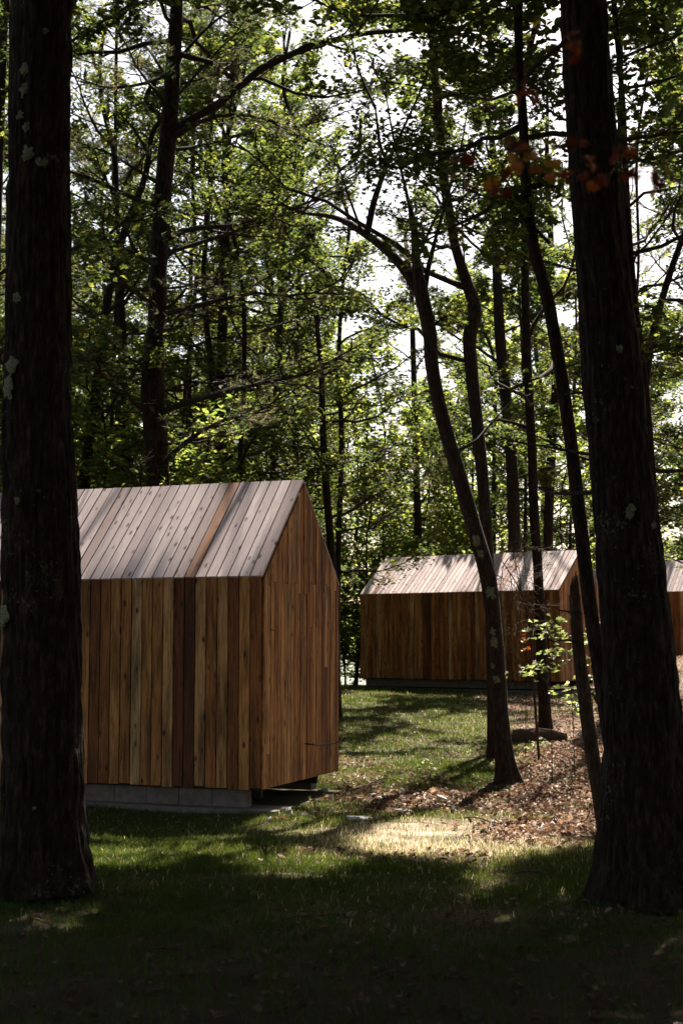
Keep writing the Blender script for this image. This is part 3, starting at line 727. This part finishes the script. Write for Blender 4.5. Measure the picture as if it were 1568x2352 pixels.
def mid(name, label, path, Y, top, z0, nl, L, seed, lsize=.088, shape=MAPLE, kind='leaf', leafm='leaf', nleaf=17, per=(7,6), ltint=(0,1), density=1., **kw):
    return make_tree(name, label, 'tree', path, Y, top, sides=16, step=.18, seed=seed, barkm='bark_far', toprad=.035, leafm=leafm,
      specs=[dict(z0=z0, z1=top-.3, nl=nl, L=L, per=per, nleaf=nleaf, lsize=lsize, shape=shape, kind=kind, elev=(.05,.8), ltint=ltint, density=density)], **kw)
mid('maple_tree', 'slender trunk leaning right, between the left foreground trunk and the broad pine', [(188,1180,30),(196,1080,26),(215,950,25),(235,790,23),(252,660,21),(290,520,18),(335,400,15),(352,300,12)], 24, 10, 1.5, 20, 2.6, 21, density=.5)
mid('maple_tree', 'upright trunk with a swollen middle just left of the broad pine', [(282,1180,34),(281,1050,34),(280,900,32),(282,800,20),(276,680,20),(268,520,16),(262,350,13)], 27, 13, 1.5, 24, 3.4, 22, density=.6)
mid('maple_tree', 'straight even trunk right of the broad pine, rising over the roof', [(506,1200,30),(507,1090,29),(508,950,27),(510,800,24),(514,650,21),(520,500,18),(526,300,15)], 28, 15, 3, 26, 3.4, 23)
mid('maple_tree', 'thin trunk with a slight bow above the right part of the near roof', [(628,1200,22),(630,1060,20),(636,900,18),(643,760,14),(650,620,12),(660,450,10)], 31, 14, 2.2, 22, 3.2, 24, density=.55)
mid('maple_tree', 'thinner trunk just left of the near cabin ridge end', [(677,1200,17),(679,1050,16),(681,900,15),(684,720,12),(690,560,10)], 33, 13, 2, 20, 3.0, 25, density=.5)
mid('maple_tree', 'very thin trunk just right of the near cabin ridge end', [(772,1500,15),(778,1240,13),(784,1000,12),(778,820,11),(788,640,9),(800,500,8)], 31, 12, 1, 20, 2.6, 26, density=.4)
mid('pine_tree', 'thin straight pine in the bright gap left of the leaning forked tree', [(965,1500,20),(961,1270,18),(956,1100,16),(952,950,15),(948,800,13),(945,660,11),(942,500,8)], 43, 14, 2.0, 30, 2.3, 27, kind='needle', leafm='needle', nleaf=5, lsize=.13, ltint=(.2,1))
mid('maple_tree', 'dark far trunk right of the curved trunk, above the middle cabin roof', [(1180,1400,32),(1180,1240,30),(1170,1000,28),(1152,830,27),(1144,700,25),(1136,500,20),(1130,330,16)], 39, 18, 4, 26, 4.0, 28, lsize=.14)
mid('maple_tree', 'far trunk right of the slim straight one, above the right part of the middle roof', [(1256,1400,26),(1258,1240,24),(1266,1020,22),(1274,900,20),(1266,700,17),(1262,500,14)], 41, 17, 3, 26, 3.8, 29, lsize=.14)
mid('maple_tree', 'dark trunk right beside the far side of the near cabin gable', [(772,1620,22),(768,1450,20),(764,1330,20),(742,1000,16),(738,850,13),(735,700,10)], 27, 8, 2.2, 16, 2.4, 30, density=.7)
mid('maple_tree', 'slim trunk just right of the very thick right foreground trunk', [(1530,1600,24),(1508,1300,24),(1480,900,20),(1452,650,17),(1438,450,15),(1430,250,13)], 16, 12, 1.8, 22, 3.0, 31, lsize=.10)
mid('oak_tree', 'leafy tree at the right edge, its thin trunk slanting up left to right', [(1440,1500,22),(1470,1000,20),(1500,760,18),(1540,620,16),(1590,480,13)], 20, 11, 4.6, 16, 2.8, 32, lsize=.10)
mid('maple_tree', 'tree at the far left edge, its leaves showing left of the foreground trunk', [(-30,1500,34),(-20,1000,30),(-10,600,26),(0,300,22)], 20, 15, 1.0, 26, 3.6, 33, lsize=.11)

# more of the wood behind: individual trees
g = np.random.default_rng(77)
spots = []
def free(x, y, dmin):
    if abs(x - .032*y) < (2.5 if y < 50 else 2.2): return False
    if .1 < x/y < .17 and y < 34: return False
    if -8 < x < 2 and 12 < y < 20.5: return False
    if -.5 < x < 8 and 32.5 < y < 42: return False
    if 8 < x < 18 and 43 < y < 53: return False
    return all((x-a)**2+(y-b)**2 > dmin**2 for a, b in spots)
kinds = ['grey-brown far trunk with leafy crown in the wood behind the cabins', 'far pine with wispy branches in the wood behind the cabins']
cnt = 0
for tr in range(4000):
    Y = g.uniform(26, 52); x = Y*g.uniform(-.36, .38)
    if not free(x, Y, 2.1): continue
    spots.append((x, Y)); px = CX+F*x/Y; cnt += 1
    bw_ = g.uniform(.10,.24)*F/Y
    zb = float(ground(x, Y)); pb = 1473-zb/Y*F
    pth = [(px, pb, bw_), (px+g.normal(0,8), pb-250, bw_*.9), (px+g.normal(0,16), pb-600, bw_*.75), (px+g.normal(0,25), pb-1000, bw_*.55)]
    pine = g.random() < .22
    mid('pine_tree' if pine else 'maple_tree', kinds[1] if pine else kinds[0], pth, Y, g.uniform(13, 18), g.uniform(1.0, 4.5), 24, g.uniform(2.8,3.8), 100+cnt, lsize=.095 if not pine else .13, shape=DIAM,
        kind='needle' if pine else 'leaf', leafm='needle' if pine else 'leaf', nleaf=25 if not pine else 7, group='pines in the wood behind the cabins' if pine else 'trees in the wood behind the cabins', density=.8)
    if cnt >= 44: break
# the wood goes on behind the camera; dense unseen trees added to cut light
wood = []
for k in range(2):
    t, Q, rr = make_tree('maple_tree', 'dense leafy tree of the wood beside and behind the clearing', 'tree', [(784,1900,90),(790,1500,80),(780,1000,70),(786,500,60)], 11, 16, sides=16, step=.2, seed=400+k, toprad=.05,
       group='trees beside and behind the clearing', specs=[dict(z0=.6, z1=15.5, nl=40, L=4.6, per=(8,6), nleaf=12, lsize=.2, shape=DIAM, elev=(0,.6), filt=False)])
    wood.append(t)
wsp = [(7,-9),(0,-13),(-3.5,-17),(5,-17),(-13,-13),(13,-9),(12.5,2),(-15,0),(9.5,12),(-13,13),(12,19),(-15,20),(17,-3),(-19,-6),(10,6)]
for k, (x, y) in enumerate(wsp):
    if k < 2: o = wood[k]; o.location = (x, y, float(ground(x, y)))
    else: copy_tree(wood[k % 2], (x, y, float(ground(x, y))), k*1.3, .9+.25*random.random())
hi, Q, rr = make_tree('oak_tree', 'tall spreading tree whose dense crown closes over the camera', 'tree', [(784,1900,110),(790,1500,100),(780,1000,90),(786,500,80)], 11, 14, sides=16, step=.2, seed=420, toprad=.06,  # unseen trees added to close the canopy and darken the foreground
       group='spreading trees closing over the foreground', specs=[dict(z0=4.6, z1=12, nl=46, L=6.0, per=(10,7), nleaf=14, lsize=.22, shape=DIAM, elev=(.05,.4), filt=False, bend=.02)])
for k, (x, y) in enumerate([(3.4,1.6),(-2.6,-.6),(3.0,-1.5),(1.5,-6),(6.5,5.5),(-5.0,-6.5),(6.5,-3)]):
    if k == 0: hi.location = (x, y, float(ground(x, y)))
    else: copy_tree(hi, (x, y, float(ground(x, y))), k*1.1, 1.0)
make_tree('oak_tree', 'tall oak just outside the right edge with a high crown over the clearing', 'tree', [(2010,1850,120),(2000,1400,110),(1990,900,100)], 14.2, 15.5, sides=16, step=.2, seed=431, toprad=.06,  # unseen oak added so its crown blocks sun on the near ground
    specs=[dict(z0=8.2, z1=14.8, nl=52, L=7.2, per=(11,7), nleaf=15, lsize=.16, shape=OVAL, elev=(0,.25), bend=.02, azc=(3.2,1.2))])
# far copies towards the lake
far_trees = []
for k in range(3):
    t, Q, rr = mid('maple_tree', 'thin distant trunk with light green leaves near the lake shore', [(900+k*40, 1580, 12), (902+k*40, 1350, 11), (896+k*40, 1100, 9), (905+k*40, 900, 7)], 56, 13-k, -.5, 34, 3.2, 200+k, lsize=.19, shape=DIAM, leafm='leaf_bright', nleaf=7, group='distant trees near the lake shore', ltint=(.2,1))
    t.location = (-14+9*k, 57+k, float(ground(-14+9*k, 57+k))); far_trees.append(t)
n = 0
for tr in range(5000):
    Y = g.uniform(50, 66); x = Y*g.uniform(-.33, .35)
    if not free(x, Y, 2.3): continue
    spots.append((x, Y)); n += 1
    copy_tree(far_trees[n % 3], (x, Y, float(ground(x, Y))-.05), g.uniform(0, 6.28), g.uniform(.75, 1.25))
    if n >= 40: break
# saplings of the understory
saps = []
for k in range(4):
    t, Q, rr = make_tree('sapling', 'young bright green maple sapling in the undergrowth behind the cabins', 'sapling', [(800,1600,6),(803+5*k,1450,5),(798,1300,4),(804,1170,3)], 30, 3.4+.7*k, sides=6, step=.3, seed=300+k, barkm='bark_far', toprad=.01, leafm='leaf_bright', group='saplings behind the cabins', flare=0,
       specs=[dict(z0=-.9, z1=3.2+.7*k, nl=22, L=1.9, per=(6,5), nleaf=7, lsize=.13, shape=DIAM if k % 2 else OVAL, filt=False, elev=(0,.6), ltint=(.1,1))])
    x, Y = [(-6.5,25.5),(-3.8,24.6),(-8,29),(3.6,44)][k]
    t.location = (x, Y, float(ground(x, Y))-.03); saps.append(t)
spts = []; n = 0
for tr in range(6000):
    Y = g.uniform(22, 56); x = Y*g.uniform(-.32, .33)
    if (-8 < x < 1.2 and 12 < Y < 21) or (-2.0 < x < 9 and 22 < Y < 42.5) or (x > -1.5 and Y < 38 and x < 9) or (7 < x < 18 and 43 < Y < 53) or (x/Y > .19 and Y < 54): continue
    if any((x-a)**2+(Y-b)**2 < 1.1 for a, b in spts): continue
    spts.append((x, Y)); n += 1
    copy_tree(saps[n % 4], (x, Y, float(ground(x, Y))-.03), g.uniform(0, 6.28), g.uniform(.7, 1.2)*(1.35 if Y > 43 else 1))
    if n >= 110: break

# =================================================================== GRASS, LITTER
def frustum_pts(n, y0, y1, g, mx=.30):
    y = np.sqrt(g.uniform(y0**2, y1**2, n)); x = y*g.uniform(-mx, mx, n)
    return x, y
def blocked(x, y):
    # under cabin 1 / 2
    def inside(c, rz, L, W):
        dx = x-c[0]; dy = y-c[1]; u = dx*math.cos(rz)+dy*math.sin(rz); v = -dx*math.sin(rz)+dy*math.cos(rz)
        return (u < .2) & (u > -L-.1) & (v > -.12) & (v < W)
    return inside(c1, ROT, 6.03, 2.3) | inside(A2, math.atan2(d2[1], d2[0]), 6, 2.5)
g = np.random.default_rng(5)
acc = Acc()
for (n_, y0, y1, hgt, w) in ((170000, 5.2, 13, .05, .0026), (280000, 11, 20, .042, .0028), (260000, 19, 41, .05, .0052)):
    x, y = frustum_pts(n_, y0, y1, g, .27)
    dens = grassy(x, y)*np.clip(.35+1.5*(fbm(x*2.6, y*2.6)-.25), .15, 1)
    dens = dens*(1-.8*np.exp(-(((x-1.0)/1.3)**2+((y-13.4)/1.2)**2)**2))  # thinner blades so the painted pale patch shows
    k = (g.random(n_) < dens+.03) & ~blocked(x, y); x = x[k]; y = y[k]; n2 = len(x)
    z = ground(x, y)-.004
    tall = 1+1.1*(fbm(x*1.7+9, y*1.7)-.4)+.5*(g.random(n2) > .97)
    h = hgt*g.uniform(.5, 1.3, n2)*tall
    az = g.uniform(0, 2*np.pi, n2); ln = h*g.uniform(.1, 1.0, n2); dx, dy = np.cos(az)*ln, np.sin(az)*ln
    fa = az+np.pi/2+g.normal(0, .6, n2); sx, sy = np.cos(fa)*w, np.sin(fa)*w
    B = np.stack([x, y, z], 1); S_ = np.stack([sx, sy, 0*sx], 1); Mid = B+np.stack([dx*.35, dy*.35, h*.6], 1); Tip = B+np.stack([dx, dy, h], 1)
    V = np.stack([B-S_, B+S_, Mid+S_*.75, Mid-S_*.75, Tip], 1)
    off = (np.arange(n2)*5)[:,None]
    sun_pale = np.exp(-(((x-1.0)/1.6)**2+((y-13.0)/1.5)**2)**2)  # blades tinted paler inside the painted sun patch
    h *= (1-.45*sun_pale)*(1-.3*shade_paint(x, y))
    tint = np.clip(g.normal(.42, .15, n2)+.6*sun_pale*g.random(n2)**.5+(g.random(n2) > .975)*.5+.3*(fbm(x*.9+7, y*.9)-.45), 0, 1)
    tint = np.where(shade_paint(x, y) > .5, tint*.55, tint)  # near blades darkened to deepen the foreground shade
    acc.add(V.reshape(-1,3), (np.array([0,1,2,3, 3,2,4])[None]+off).ravel(), np.tile([4,3], n2), np.repeat(tint, 2))
tag(acc.build('grass', M['grass']), 'short patchy green grass on the clearing floor', 'grass', kind='stuff')
acc = Acc()
x, y = frustum_pts(90000, 6, 42, g, .29)
shm = shade_paint(x, y); dens = (1-grassy(x, y))*(.95-.55*shm)+.02
k = (g.random(len(x)) < dens) & ~blocked(x, y); x = x[k]; y = y[k]
C = np.stack([x, y, ground(x, y)+g.uniform(.004, .035, len(x))], 1)
leaves(acc, C, g.uniform(.025, .075, len(x)), OAK, .5, g.random(len(x))*(1-.75*shade_paint(x, y)), .45, g)  # litter tint darkened with the painted foreground shade
x, y = frustum_pts(60000, 11.5, 22, g, .29); k = (g.random(len(x)) < (1-grassy(x, y))) & ~blocked(x, y); x = x[k]; y = y[k]
C = np.stack([x, y, ground(x, y)+g.uniform(.006, .05, len(x))], 1)
leaves(acc, C, .03+.07*g.random(len(x))**2, OAK, .6, g.random(len(x))**1.3, .5, g)
tag(acc.build('leaf_litter', M['litter']), 'brown fallen leaves carpeting the ground on the right', 'leaf litter', kind='stuff')

# =================================================================== SMALL THINGS
def rock(px, py, sx, sy, sz, label, seed, group='stones on the path'):
    p = ground_hit(px, py); g = np.random.default_rng(seed)
    nu, nv = 18, 10
    th = np.arange(nu)*2*np.pi/nu; ph = np.linspace(.02, np.pi-.02, nv)
    TH, PH = np.meshgrid(th, ph)
    n1 = 1+.55*(vnoise(TH/(2*np.pi)*5+seed, PH*1.6, 5)-.5)+.25*(vnoise(TH/(2*np.pi)*11+seed, PH*4, 11)-.5)
    sgn = lambda a, e: np.sign(a)*np.abs(a)**e
    V = np.stack([sgn(np.cos(TH), .75)*np.sin(PH)**.7*n1*sx, sgn(np.sin(TH), .75)*np.sin(PH)**.7*n1*sy, sgn(np.cos(PH), .55)*sz*n1], -1).reshape(-1,3)
    i = np.arange(nu); j = (i+1) % nu; r_ = np.arange(nv-1)[:,None]*nu
    q = np.stack([r_+i, r_+nu+i, r_+nu+j, r_+j], -1).reshape(-1)
    a = Acc(); a.add(V, np.concatenate([q, i, (nv-1)*nu+i[::-1]]), [4]*((nv-1)*nu)+[nu, nu])
    o = a.build('stone', M['stone']); o.location = (p[0], p[1], float(ground(p[0], p[1]))+sz*.25); o.rotation_euler = (g.normal(0,.1), g.normal(0,.1), g.uniform(0,3))
    tag(o, label, 'stone', group)
rock(835, 1882, .17, .10, .022, 'flat pale slab-like stone in the shaded grass left of the sunny crescent', 1)
rock(925, 1866, .10, .07, .03, 'small grey stone in the dark hollow of the path, right of the flat slab-like one', 2)
rock(1018, 1842, .09, .06, .045, 'rounded stone in the sunny patch of the path', 3)
rock(880, 1838, .12, .07, .03, 'low tan stone at the sunny patch edge, above the flat slab-like stone', 4)
rock(662, 1866, .045, .035, .04, 'small white stone beside the end of the concrete slab', 5)
rock(706, 1878, .06, .045, .03, 'pale broken stone in the grass a step right of the concrete slab', 6)
rock(742, 1818, .06, .045, .03, 'sunlit stone by the dark gap under the near cabin gable', 7)

def stick(name, label, pts, r, seed=0, matn='twig', side=0, cat='stick'):
    g = np.random.default_rng(seed); pts = np.array(pts)
    Q, rr = resample(pts, np.linspace(r, r*.4, len(pts)), .05)
    Q[1:] += g.normal(0, r*.25, Q[1:].shape)
    a = Acc(); base = Q[0].copy(); tubes(a, (Q-base)[None], rr[None], 7)
    if side:
        P, L = branch_out((Q-base)[None], np.array([np.linalg.norm(Q[-1]-Q[0])]), side, (.4,.9), .3, 5, .2, 0, g)
        tubes(a, P, (r*.4)*(1-.7*np.linspace(0,1,5))[None]*np.ones((len(P),1)), 5)
    o = a.build(name, M[matn], None, True); o.location = base
    return tag(o, label, cat)
def gp(px, py, dz=.02):
    p = ground_hit(px, py); p[2] += dz; return p
stick('fallen_stick', 'dark curved stick lying across the path right of the near cabin', [gp(800,1822), gp(835,1816,.05), gp(862,1805,.06), gp(886,1800,.08)], .018, 1, side=3)
b0 = at(700,1709,15.0); b1 = at(735,1711,14.8); b2 = at(770,1707,14.6); b3 = at(800,1694,14.4)
stick('bent_twig', 'thin dark twig caught in the boards of the near cabin gable', [at(700,1708,16.12), at(735,1711,15.95), at(770,1707,15.85), at(800,1694,15.7)], .009, 2, cat='twig')
# fallen log
STK = ['dead twig in the dark grass low in the middle of the clearing', 'short twig on the shaded ground below the sunny crescent', 'forked twig on the ground right of the left foreground trunk', 'dead twig by the left side of the right foreground trunk', 'small crooked twig at the very bottom of the clearing, near the photographer',
  'bare twig across the leaf litter edge, right of the sunny crescent', 'bare twig on the leaf litter left of the right foreground trunk', 'bare twig on the litter just right of the forked tree foot']
for k, (a_, b_, ln) in enumerate([(640,2120,.5),(980,2080,.35),(420,2190,.4),(1180,2010,.45),(850,2260,.3),(1130,1895,.4),(1270,1850,.5),(1215,1790,.45)]):
    p0 = ground_hit(a_, b_); an = k*1.7; q = []
    for t_ in (0, .35, .7, 1):
        x_ = p0[0]+ln*t_*math.cos(an+.4*t_); y_ = p0[1]+ln*t_*math.sin(an+.4*t_); q.append((x_, y_, float(ground(x_, y_))+.012+.03*math.sin(t_*3)))
    stick('fallen_twig', STK[k], q, .008, 50+k, 'snag', 3, 'twig')
def log_(a_, b_, r, label, seed):
    Q, rr = resample(np.array([a_, (a_+b_)/2+[0,.05,.04], b_]), np.array([r, r*1.1, r*.8]), .04)
    n = 26; th = np.arange(n)*2*np.pi/n
    T = unit(np.gradient(Q, axis=0)); A = unit(np.cross(T, [0,0,1.])); B = np.cross(T, A)
    S = np.arange(len(Q))*.04
    TH, SS = np.meshgrid(th, S)
    pr = 1+.16*(np.abs(vnoise(TH/(2*np.pi)*9+seed, SS*3, 9)-.5)*2-.5)+.2*(vnoise(TH/(2*np.pi)*3, SS*2, 3)-.5)
    V = Q[:,None]+(rr[:,None]*pr)[...,None]*(A[:,None]*np.cos(TH)[...,None]+B[:,None]*np.sin(TH)[...,None])
    i = np.arange(n); j = (i+1) % n; ring = np.arange(len(Q)-1)[:,None]*n
    q = np.stack([ring+i, ring+j, ring+n+j, ring+n+i], -1).reshape(-1)
    a = Acc(); a.add((V-a_).reshape(-1,3), np.concatenate([q, i[::-1], (len(Q)-1)*n+i]), [4]*((len(Q)-1)*n)+[n, n])
    o = a.build('fallen_log', M['snag'], None, True); o.location = a_; return tag(o, label, 'log')
p = gp(1168,1704,.0); q = gp(1300,1702,.0)
log_(p, q, .17, 'rotting brown log lying behind the leaning forked tree', 3)
stick('trunk_shadow', 'dark root or branch curving over the litter from the forked tree foot', [gp(1150,1800,.03), gp(1110,1822,.02), gp(1065,1852,.02), gp(1035,1868,.01)], .05, 6, 'bark', cat='root')  # dark strip modelled along the shadow cast by the forked trunk
stick('broken_branch', 'pale broken branch leaning beyond the dead snag', [gp(1400,1680,.02), at(1372,1615,19.5), at(1352,1575,19.3)], .035, 7, 'snag', cat='branch')

# sapling with pale leaves lit by the sun, before the middle cabin
def little_plant(name, label, cat, stem, sprays, Y, leafm, lsize, seed, n=16, spread=.18, shape=MAPLE, group=None, r=.007, flat=(.5, .12)):
    g = np.random.default_rng(seed)
    P = np.array([at(a, b, Y) if len(s_) == 2 else at(a, b, Y+s_[2]) for s_ in stem for a, b in [s_[:2]]])
    P[0,2] = min(P[0,2], float(ground(P[0,0], P[0,1]))) if name != 'overhanging_branch' else P[0,2]
    base = P[0].copy(); t = empty(name, base, label, cat, group)
    a = Acc(); Q, rr = resample(P, np.linspace(r, r*.35, len(P)), .06); tubes(a, (Q-base)[None], rr[None], 6)
    lf = Acc()
    for (px, py, s, dy) in sprays:
        c = at(px, py, Y+dy); k = int(np.argmin(np.abs(Q[:,2]-(c[2]-.1))+np.linalg.norm(Q[:,:2]-c[:2], axis=1)*.5))
        tw = np.linspace(0, 1, 5)[:,None]; P_ = Q[k]*(1-tw)+c*tw; P_[:,2] += .06*np.sin(np.pi*tw[:,0])
        tubes(a, (P_-base)[None], (r*.45*(1-.7*tw[:,0]))[None], 5)
        C = c+g.normal(0, 1, (max(1, int(n*s)), 3))*[spread*s, spread*s, spread*s*flat[1]/.3]
        # petiole
        S0 = P_[g.integers(2, 5, len(C))]
        tubes(a, np.stack([S0-base, (S0+C)/2-base+[0,0,.01], C-base], 1), np.full((len(C), 3), .0016), 3)
        leaves(lf, C-base, lsize*g.uniform(.7, 1.2, len(C)), shape, flat[0], g.random(len(C)), .25, g)
    a.build('stem', M['twig'], t, True); lf.build('leaves', M[leafm], t)
    return t
little_plant('sapling', 'young maple sapling with pale sunlit leaves standing before the middle cabin', 'sapling',
  [(1267,1790),(1266,1700),(1262,1600),(1268,1500),(1276,1420)], [(1268,1442,1.2,0),(1290,1460,1.1,.1),(1255,1470,1,-.1),(1275,1500,1,.1),(1300,1430,.8,0),(1250,1435,.8,0),(1215,1540,1,-.2),(1238,1535,.8,0),(1193,1550,.6,0),(1308,1505,.7,.2),(1330,1480,.8,.3),(1262,1525,.6,0)], 17.5, 'fresh_leaf', .095, 31, n=12, spread=.15)
little_plant('sapling', 'knee-high leafy seedling behind the broken dead snag', 'sapling', [(1318,1700),(1314,1640),(1310,1590)], [(1310,1580,1,0),(1298,1600,.9,0),(1322,1612,.8,0),(1306,1630,.8,0)], 18.5, 'fresh_leaf', .09, 32, n=14, spread=.12)
little_plant('sapling', 'leafy sapling with pale green leaves in the gap right of the snag', 'sapling', [(1362,1640),(1358,1560),(1355,1440)], [(1356,1430,1,0),(1350,1470,1,0),(1362,1520,.9,0),(1352,1560,.8,0)], 19.5, 'fresh_leaf', .09, 33, n=14, spread=.12)
little_plant('sapling', 'small seedling with scarlet leaves before the middle cabin wall', 'sapling', [(1205,1650),(1206,1560),(1204,1480)], [(1202,1470,.9,0),(1208,1490,.7,0)], 20.5, 'red_leaf', .085, 34, n=9, spread=.08)
little_plant('weed', 'tiny white-green plant in the grass by the slab end of the near cabin', 'plant', [(724,1862),(722,1845),(719,1832)], [(719,1832,.5,0),(714,1838,.5,0),(727,1842,.5,0),(720,1848,.5,0),(738,1815,.6,.2)], 14.4, 'fresh_leaf', .05, 35, n=8, spread=.05, shape=OVAL, r=.003)
for k, (a_, b_) in enumerate([(1010,1800),(1040,1790),(1220,1735),(1245,1728),(975,1775),(1090,1745)]):
    pp = ground_hit(a_, b_)
    little_plant('weed', ['broad-leaved weed at the grass edge, left of the path stones', 'broad-leaved weed near the foot of the forked tree, on its left', 'low weed in the litter just right of the forked tree', 'low weed in the litter farther right of the forked tree', 'small weed in the shaded grass up the path', 'small weed beside the sunlit patch up the slope'][k], 'plant', [(a_, b_), (a_+2, b_-14), (a_, b_-24)],
      [(a_-8, b_-20, .6, 0), (a_+9, b_-22, .6, .1), (a_, b_-30, .6, 0)], pp[1], 'fresh_leaf', .06, 60+k, n=9, spread=.06, shape=OVAL, r=.003, group='weeds along the path')
# bare dead brush before the middle cabin
def brush():
    g = np.random.default_rng(9); Y = 20.0
    base = at(1236,1640,Y); base[2] = float(ground(base[0], base[1]))
    t = empty('dead_sapling', base, 'bare twiggy dead sapling tangled before the middle cabin roof', 'dead sapling')
    a = Acc(); main = np.array([base, at(1222,1540,Y), at(1214,1440,Y), at(1190,1350,Y), at(1150,1285,Y)])
    Q, rr = resample(main, np.linspace(.022, .006, 5), .08); tubes(a, (Q-base)[None], rr[None], 6)
    ends = [(1240,1262),(1226,1300),(1140,1330),(1165,1262),(1188,1300),(1180,1400),(1160,1440),(1232,1390),(1200,1250),(1215,1350),(1145,1400),(1230,1450),(1175,1480)]
    P = []
    for (px, py) in ends:
        c = at(px, py, Y+g.normal(0, .3)); k = g.integers(len(Q)//3, len(Q)-1)
        tt = np.linspace(0, 1, 7)[:,None]; pl = Q[k]*(1-tt)+c*tt; pl[:,2] += .15*np.sin(np.pi*tt[:,0]); P.append(pl)
    P = np.array(P); tubes(a, P-base, (.007*(1-.7*np.linspace(0,1,7)))[None]*np.ones((len(P),1)), 5)
    P2, L2 = branch_out(P, np.full(len(P), .9), 7, (.3, 1.2), .5, 5, .3, -.1, g); tubes(a, P2-base, (.0035*(1-.6*np.linspace(0,1,5)))[None]*np.ones((len(P2),1)), 4)
    P3, L3 = branch_out(P2, np.full(len(P2), .5), 4, (.3, 1.2), .5, 4, .3, -.1, g); tubes(a, P3-base, (.0022*np.ones(4))[None]*np.ones((len(P3),1)), 3)
    a.build('twigs', M['snag'], t, True)
brush()
# near branches with red oak leaves and blurred green leaves
little_plant('overhanging_branch', 'drooping near branch of red and orange oak leaves crossing the right trunk', 'branch',
  [(1660,480),(1540,410),(1440,352),(1340,330),(1240,345),(1150,352),(1050,372)],
  [(1065,400,.8,0),(1130,410,.9,.1),(1175,330,.8,0),(1215,350,.9,0),(1225,385,.7,-.1),(1262,372,.5,0),(1298,332,.6,0),(1345,352,.5,.1),(1320,398,.9,0),(1360,410,.7,0),(1420,380,.9,0),(1445,395,.8,0),(1500,420,.7,0),(1520,430,.6,0)], 3.7, 'red_leaf', .052, 41, n=5, spread=.028, shape=OAK, r=.003, flat=(2.2, .35))
little_plant('overhanging_branch', 'small near sprig with two clumps of red leaves high before the right trunk', 'branch',
  [(1400,-60),(1340,60),(1280,140),(1222,200)], [(1305,95,.6,0),(1318,118,.6,0),(1214,222,.7,0),(1222,232,.5,0)], 3.5, 'red_leaf', .05, 42, n=5, spread=.025, shape=OAK, r=.003, flat=(2.2, .35))
little_plant('overhanging_branch', 'very near out-of-focus sprig with green leaves in the upper right corner', 'branch',
  [(1680,20),(1560,60),(1470,110),(1400,165)], [(1455,85,.5,0),(1405,165,.4,0),(1530,40,.5,0),(1560,180,.5,0),(1545,240,.4,0)], 2.2, 'leaf', .045, 43, n=3, spread=.02, shape=OVAL, r=.002, flat=(1.2, .3))

# =================================================================== CAMERA, LIGHT
cam = bpy.data.cameras.new('camera'); co = bpy.data.objects.new('camera', cam); COL.objects.link(co)
cam.sensor_fit = 'VERTICAL'; cam.sensor_height = 36; cam.lens = F/2352*36
co.location = (0, 0, 0); co.rotation_euler = (R(90)+PITCH, 0, 0); cam.clip_end = 20000; cam.clip_start = .05
cam.dof.use_dof = True; cam.dof.focus_distance = 15.5; cam.dof.aperture_fstop = 3.6
scene.camera = co
w = bpy.data.worlds.new('World'); scene.world = w; w.use_nodes = True
nt = w.node_tree; bg = nt.nodes['Background']; sky = nt.nodes.new('ShaderNodeTexSky'); sky.sky_type = 'NISHITA'; sky.sun_disc = False
sky.sun_elevation = SUN_EL; sky.sun_rotation = SUN_AZ; sky.dust_density = 2.0; sky.air_density = 1.0
wbm = nt.nodes.new('ShaderNodeMix'); wbm.data_type = 'RGBA'; wbm.blend_type = 'MULTIPLY'; wbm.inputs[0].default_value = 1
wbm.inputs[7].default_value = (1.0, .875, .75, 1)          # warm white balance of the daylight
nt.links.new(sky.outputs[0], wbm.inputs[6]); nt.links.new(wbm.outputs[2], bg.inputs[0]); bg.inputs[1].default_value = .052
sl = bpy.data.lights.new('sun', 'SUN'); so = bpy.data.objects.new('sun', sl); COL.objects.link(so)
sl.energy = 5; sl.angle = R(.5); sl.color = (1, .92, .80)
from mathutils import Vector
so.rotation_euler = Vector(SUN).to_track_quat('Z', 'Y').to_euler(); so.location = (0, 0, 30)
scene.view_settings.view_transform = 'Standard'; scene.view_settings.look = 'None'; scene.view_settings.gamma = 1
scene.view_settings.exposure = 2.4
scene.render.resolution_x = 682; scene.render.resolution_y = 1024
scene.cycles.max_bounces = 8; scene.cycles.transmission_bounces = 6; scene.cycles.diffuse_bounces = 4
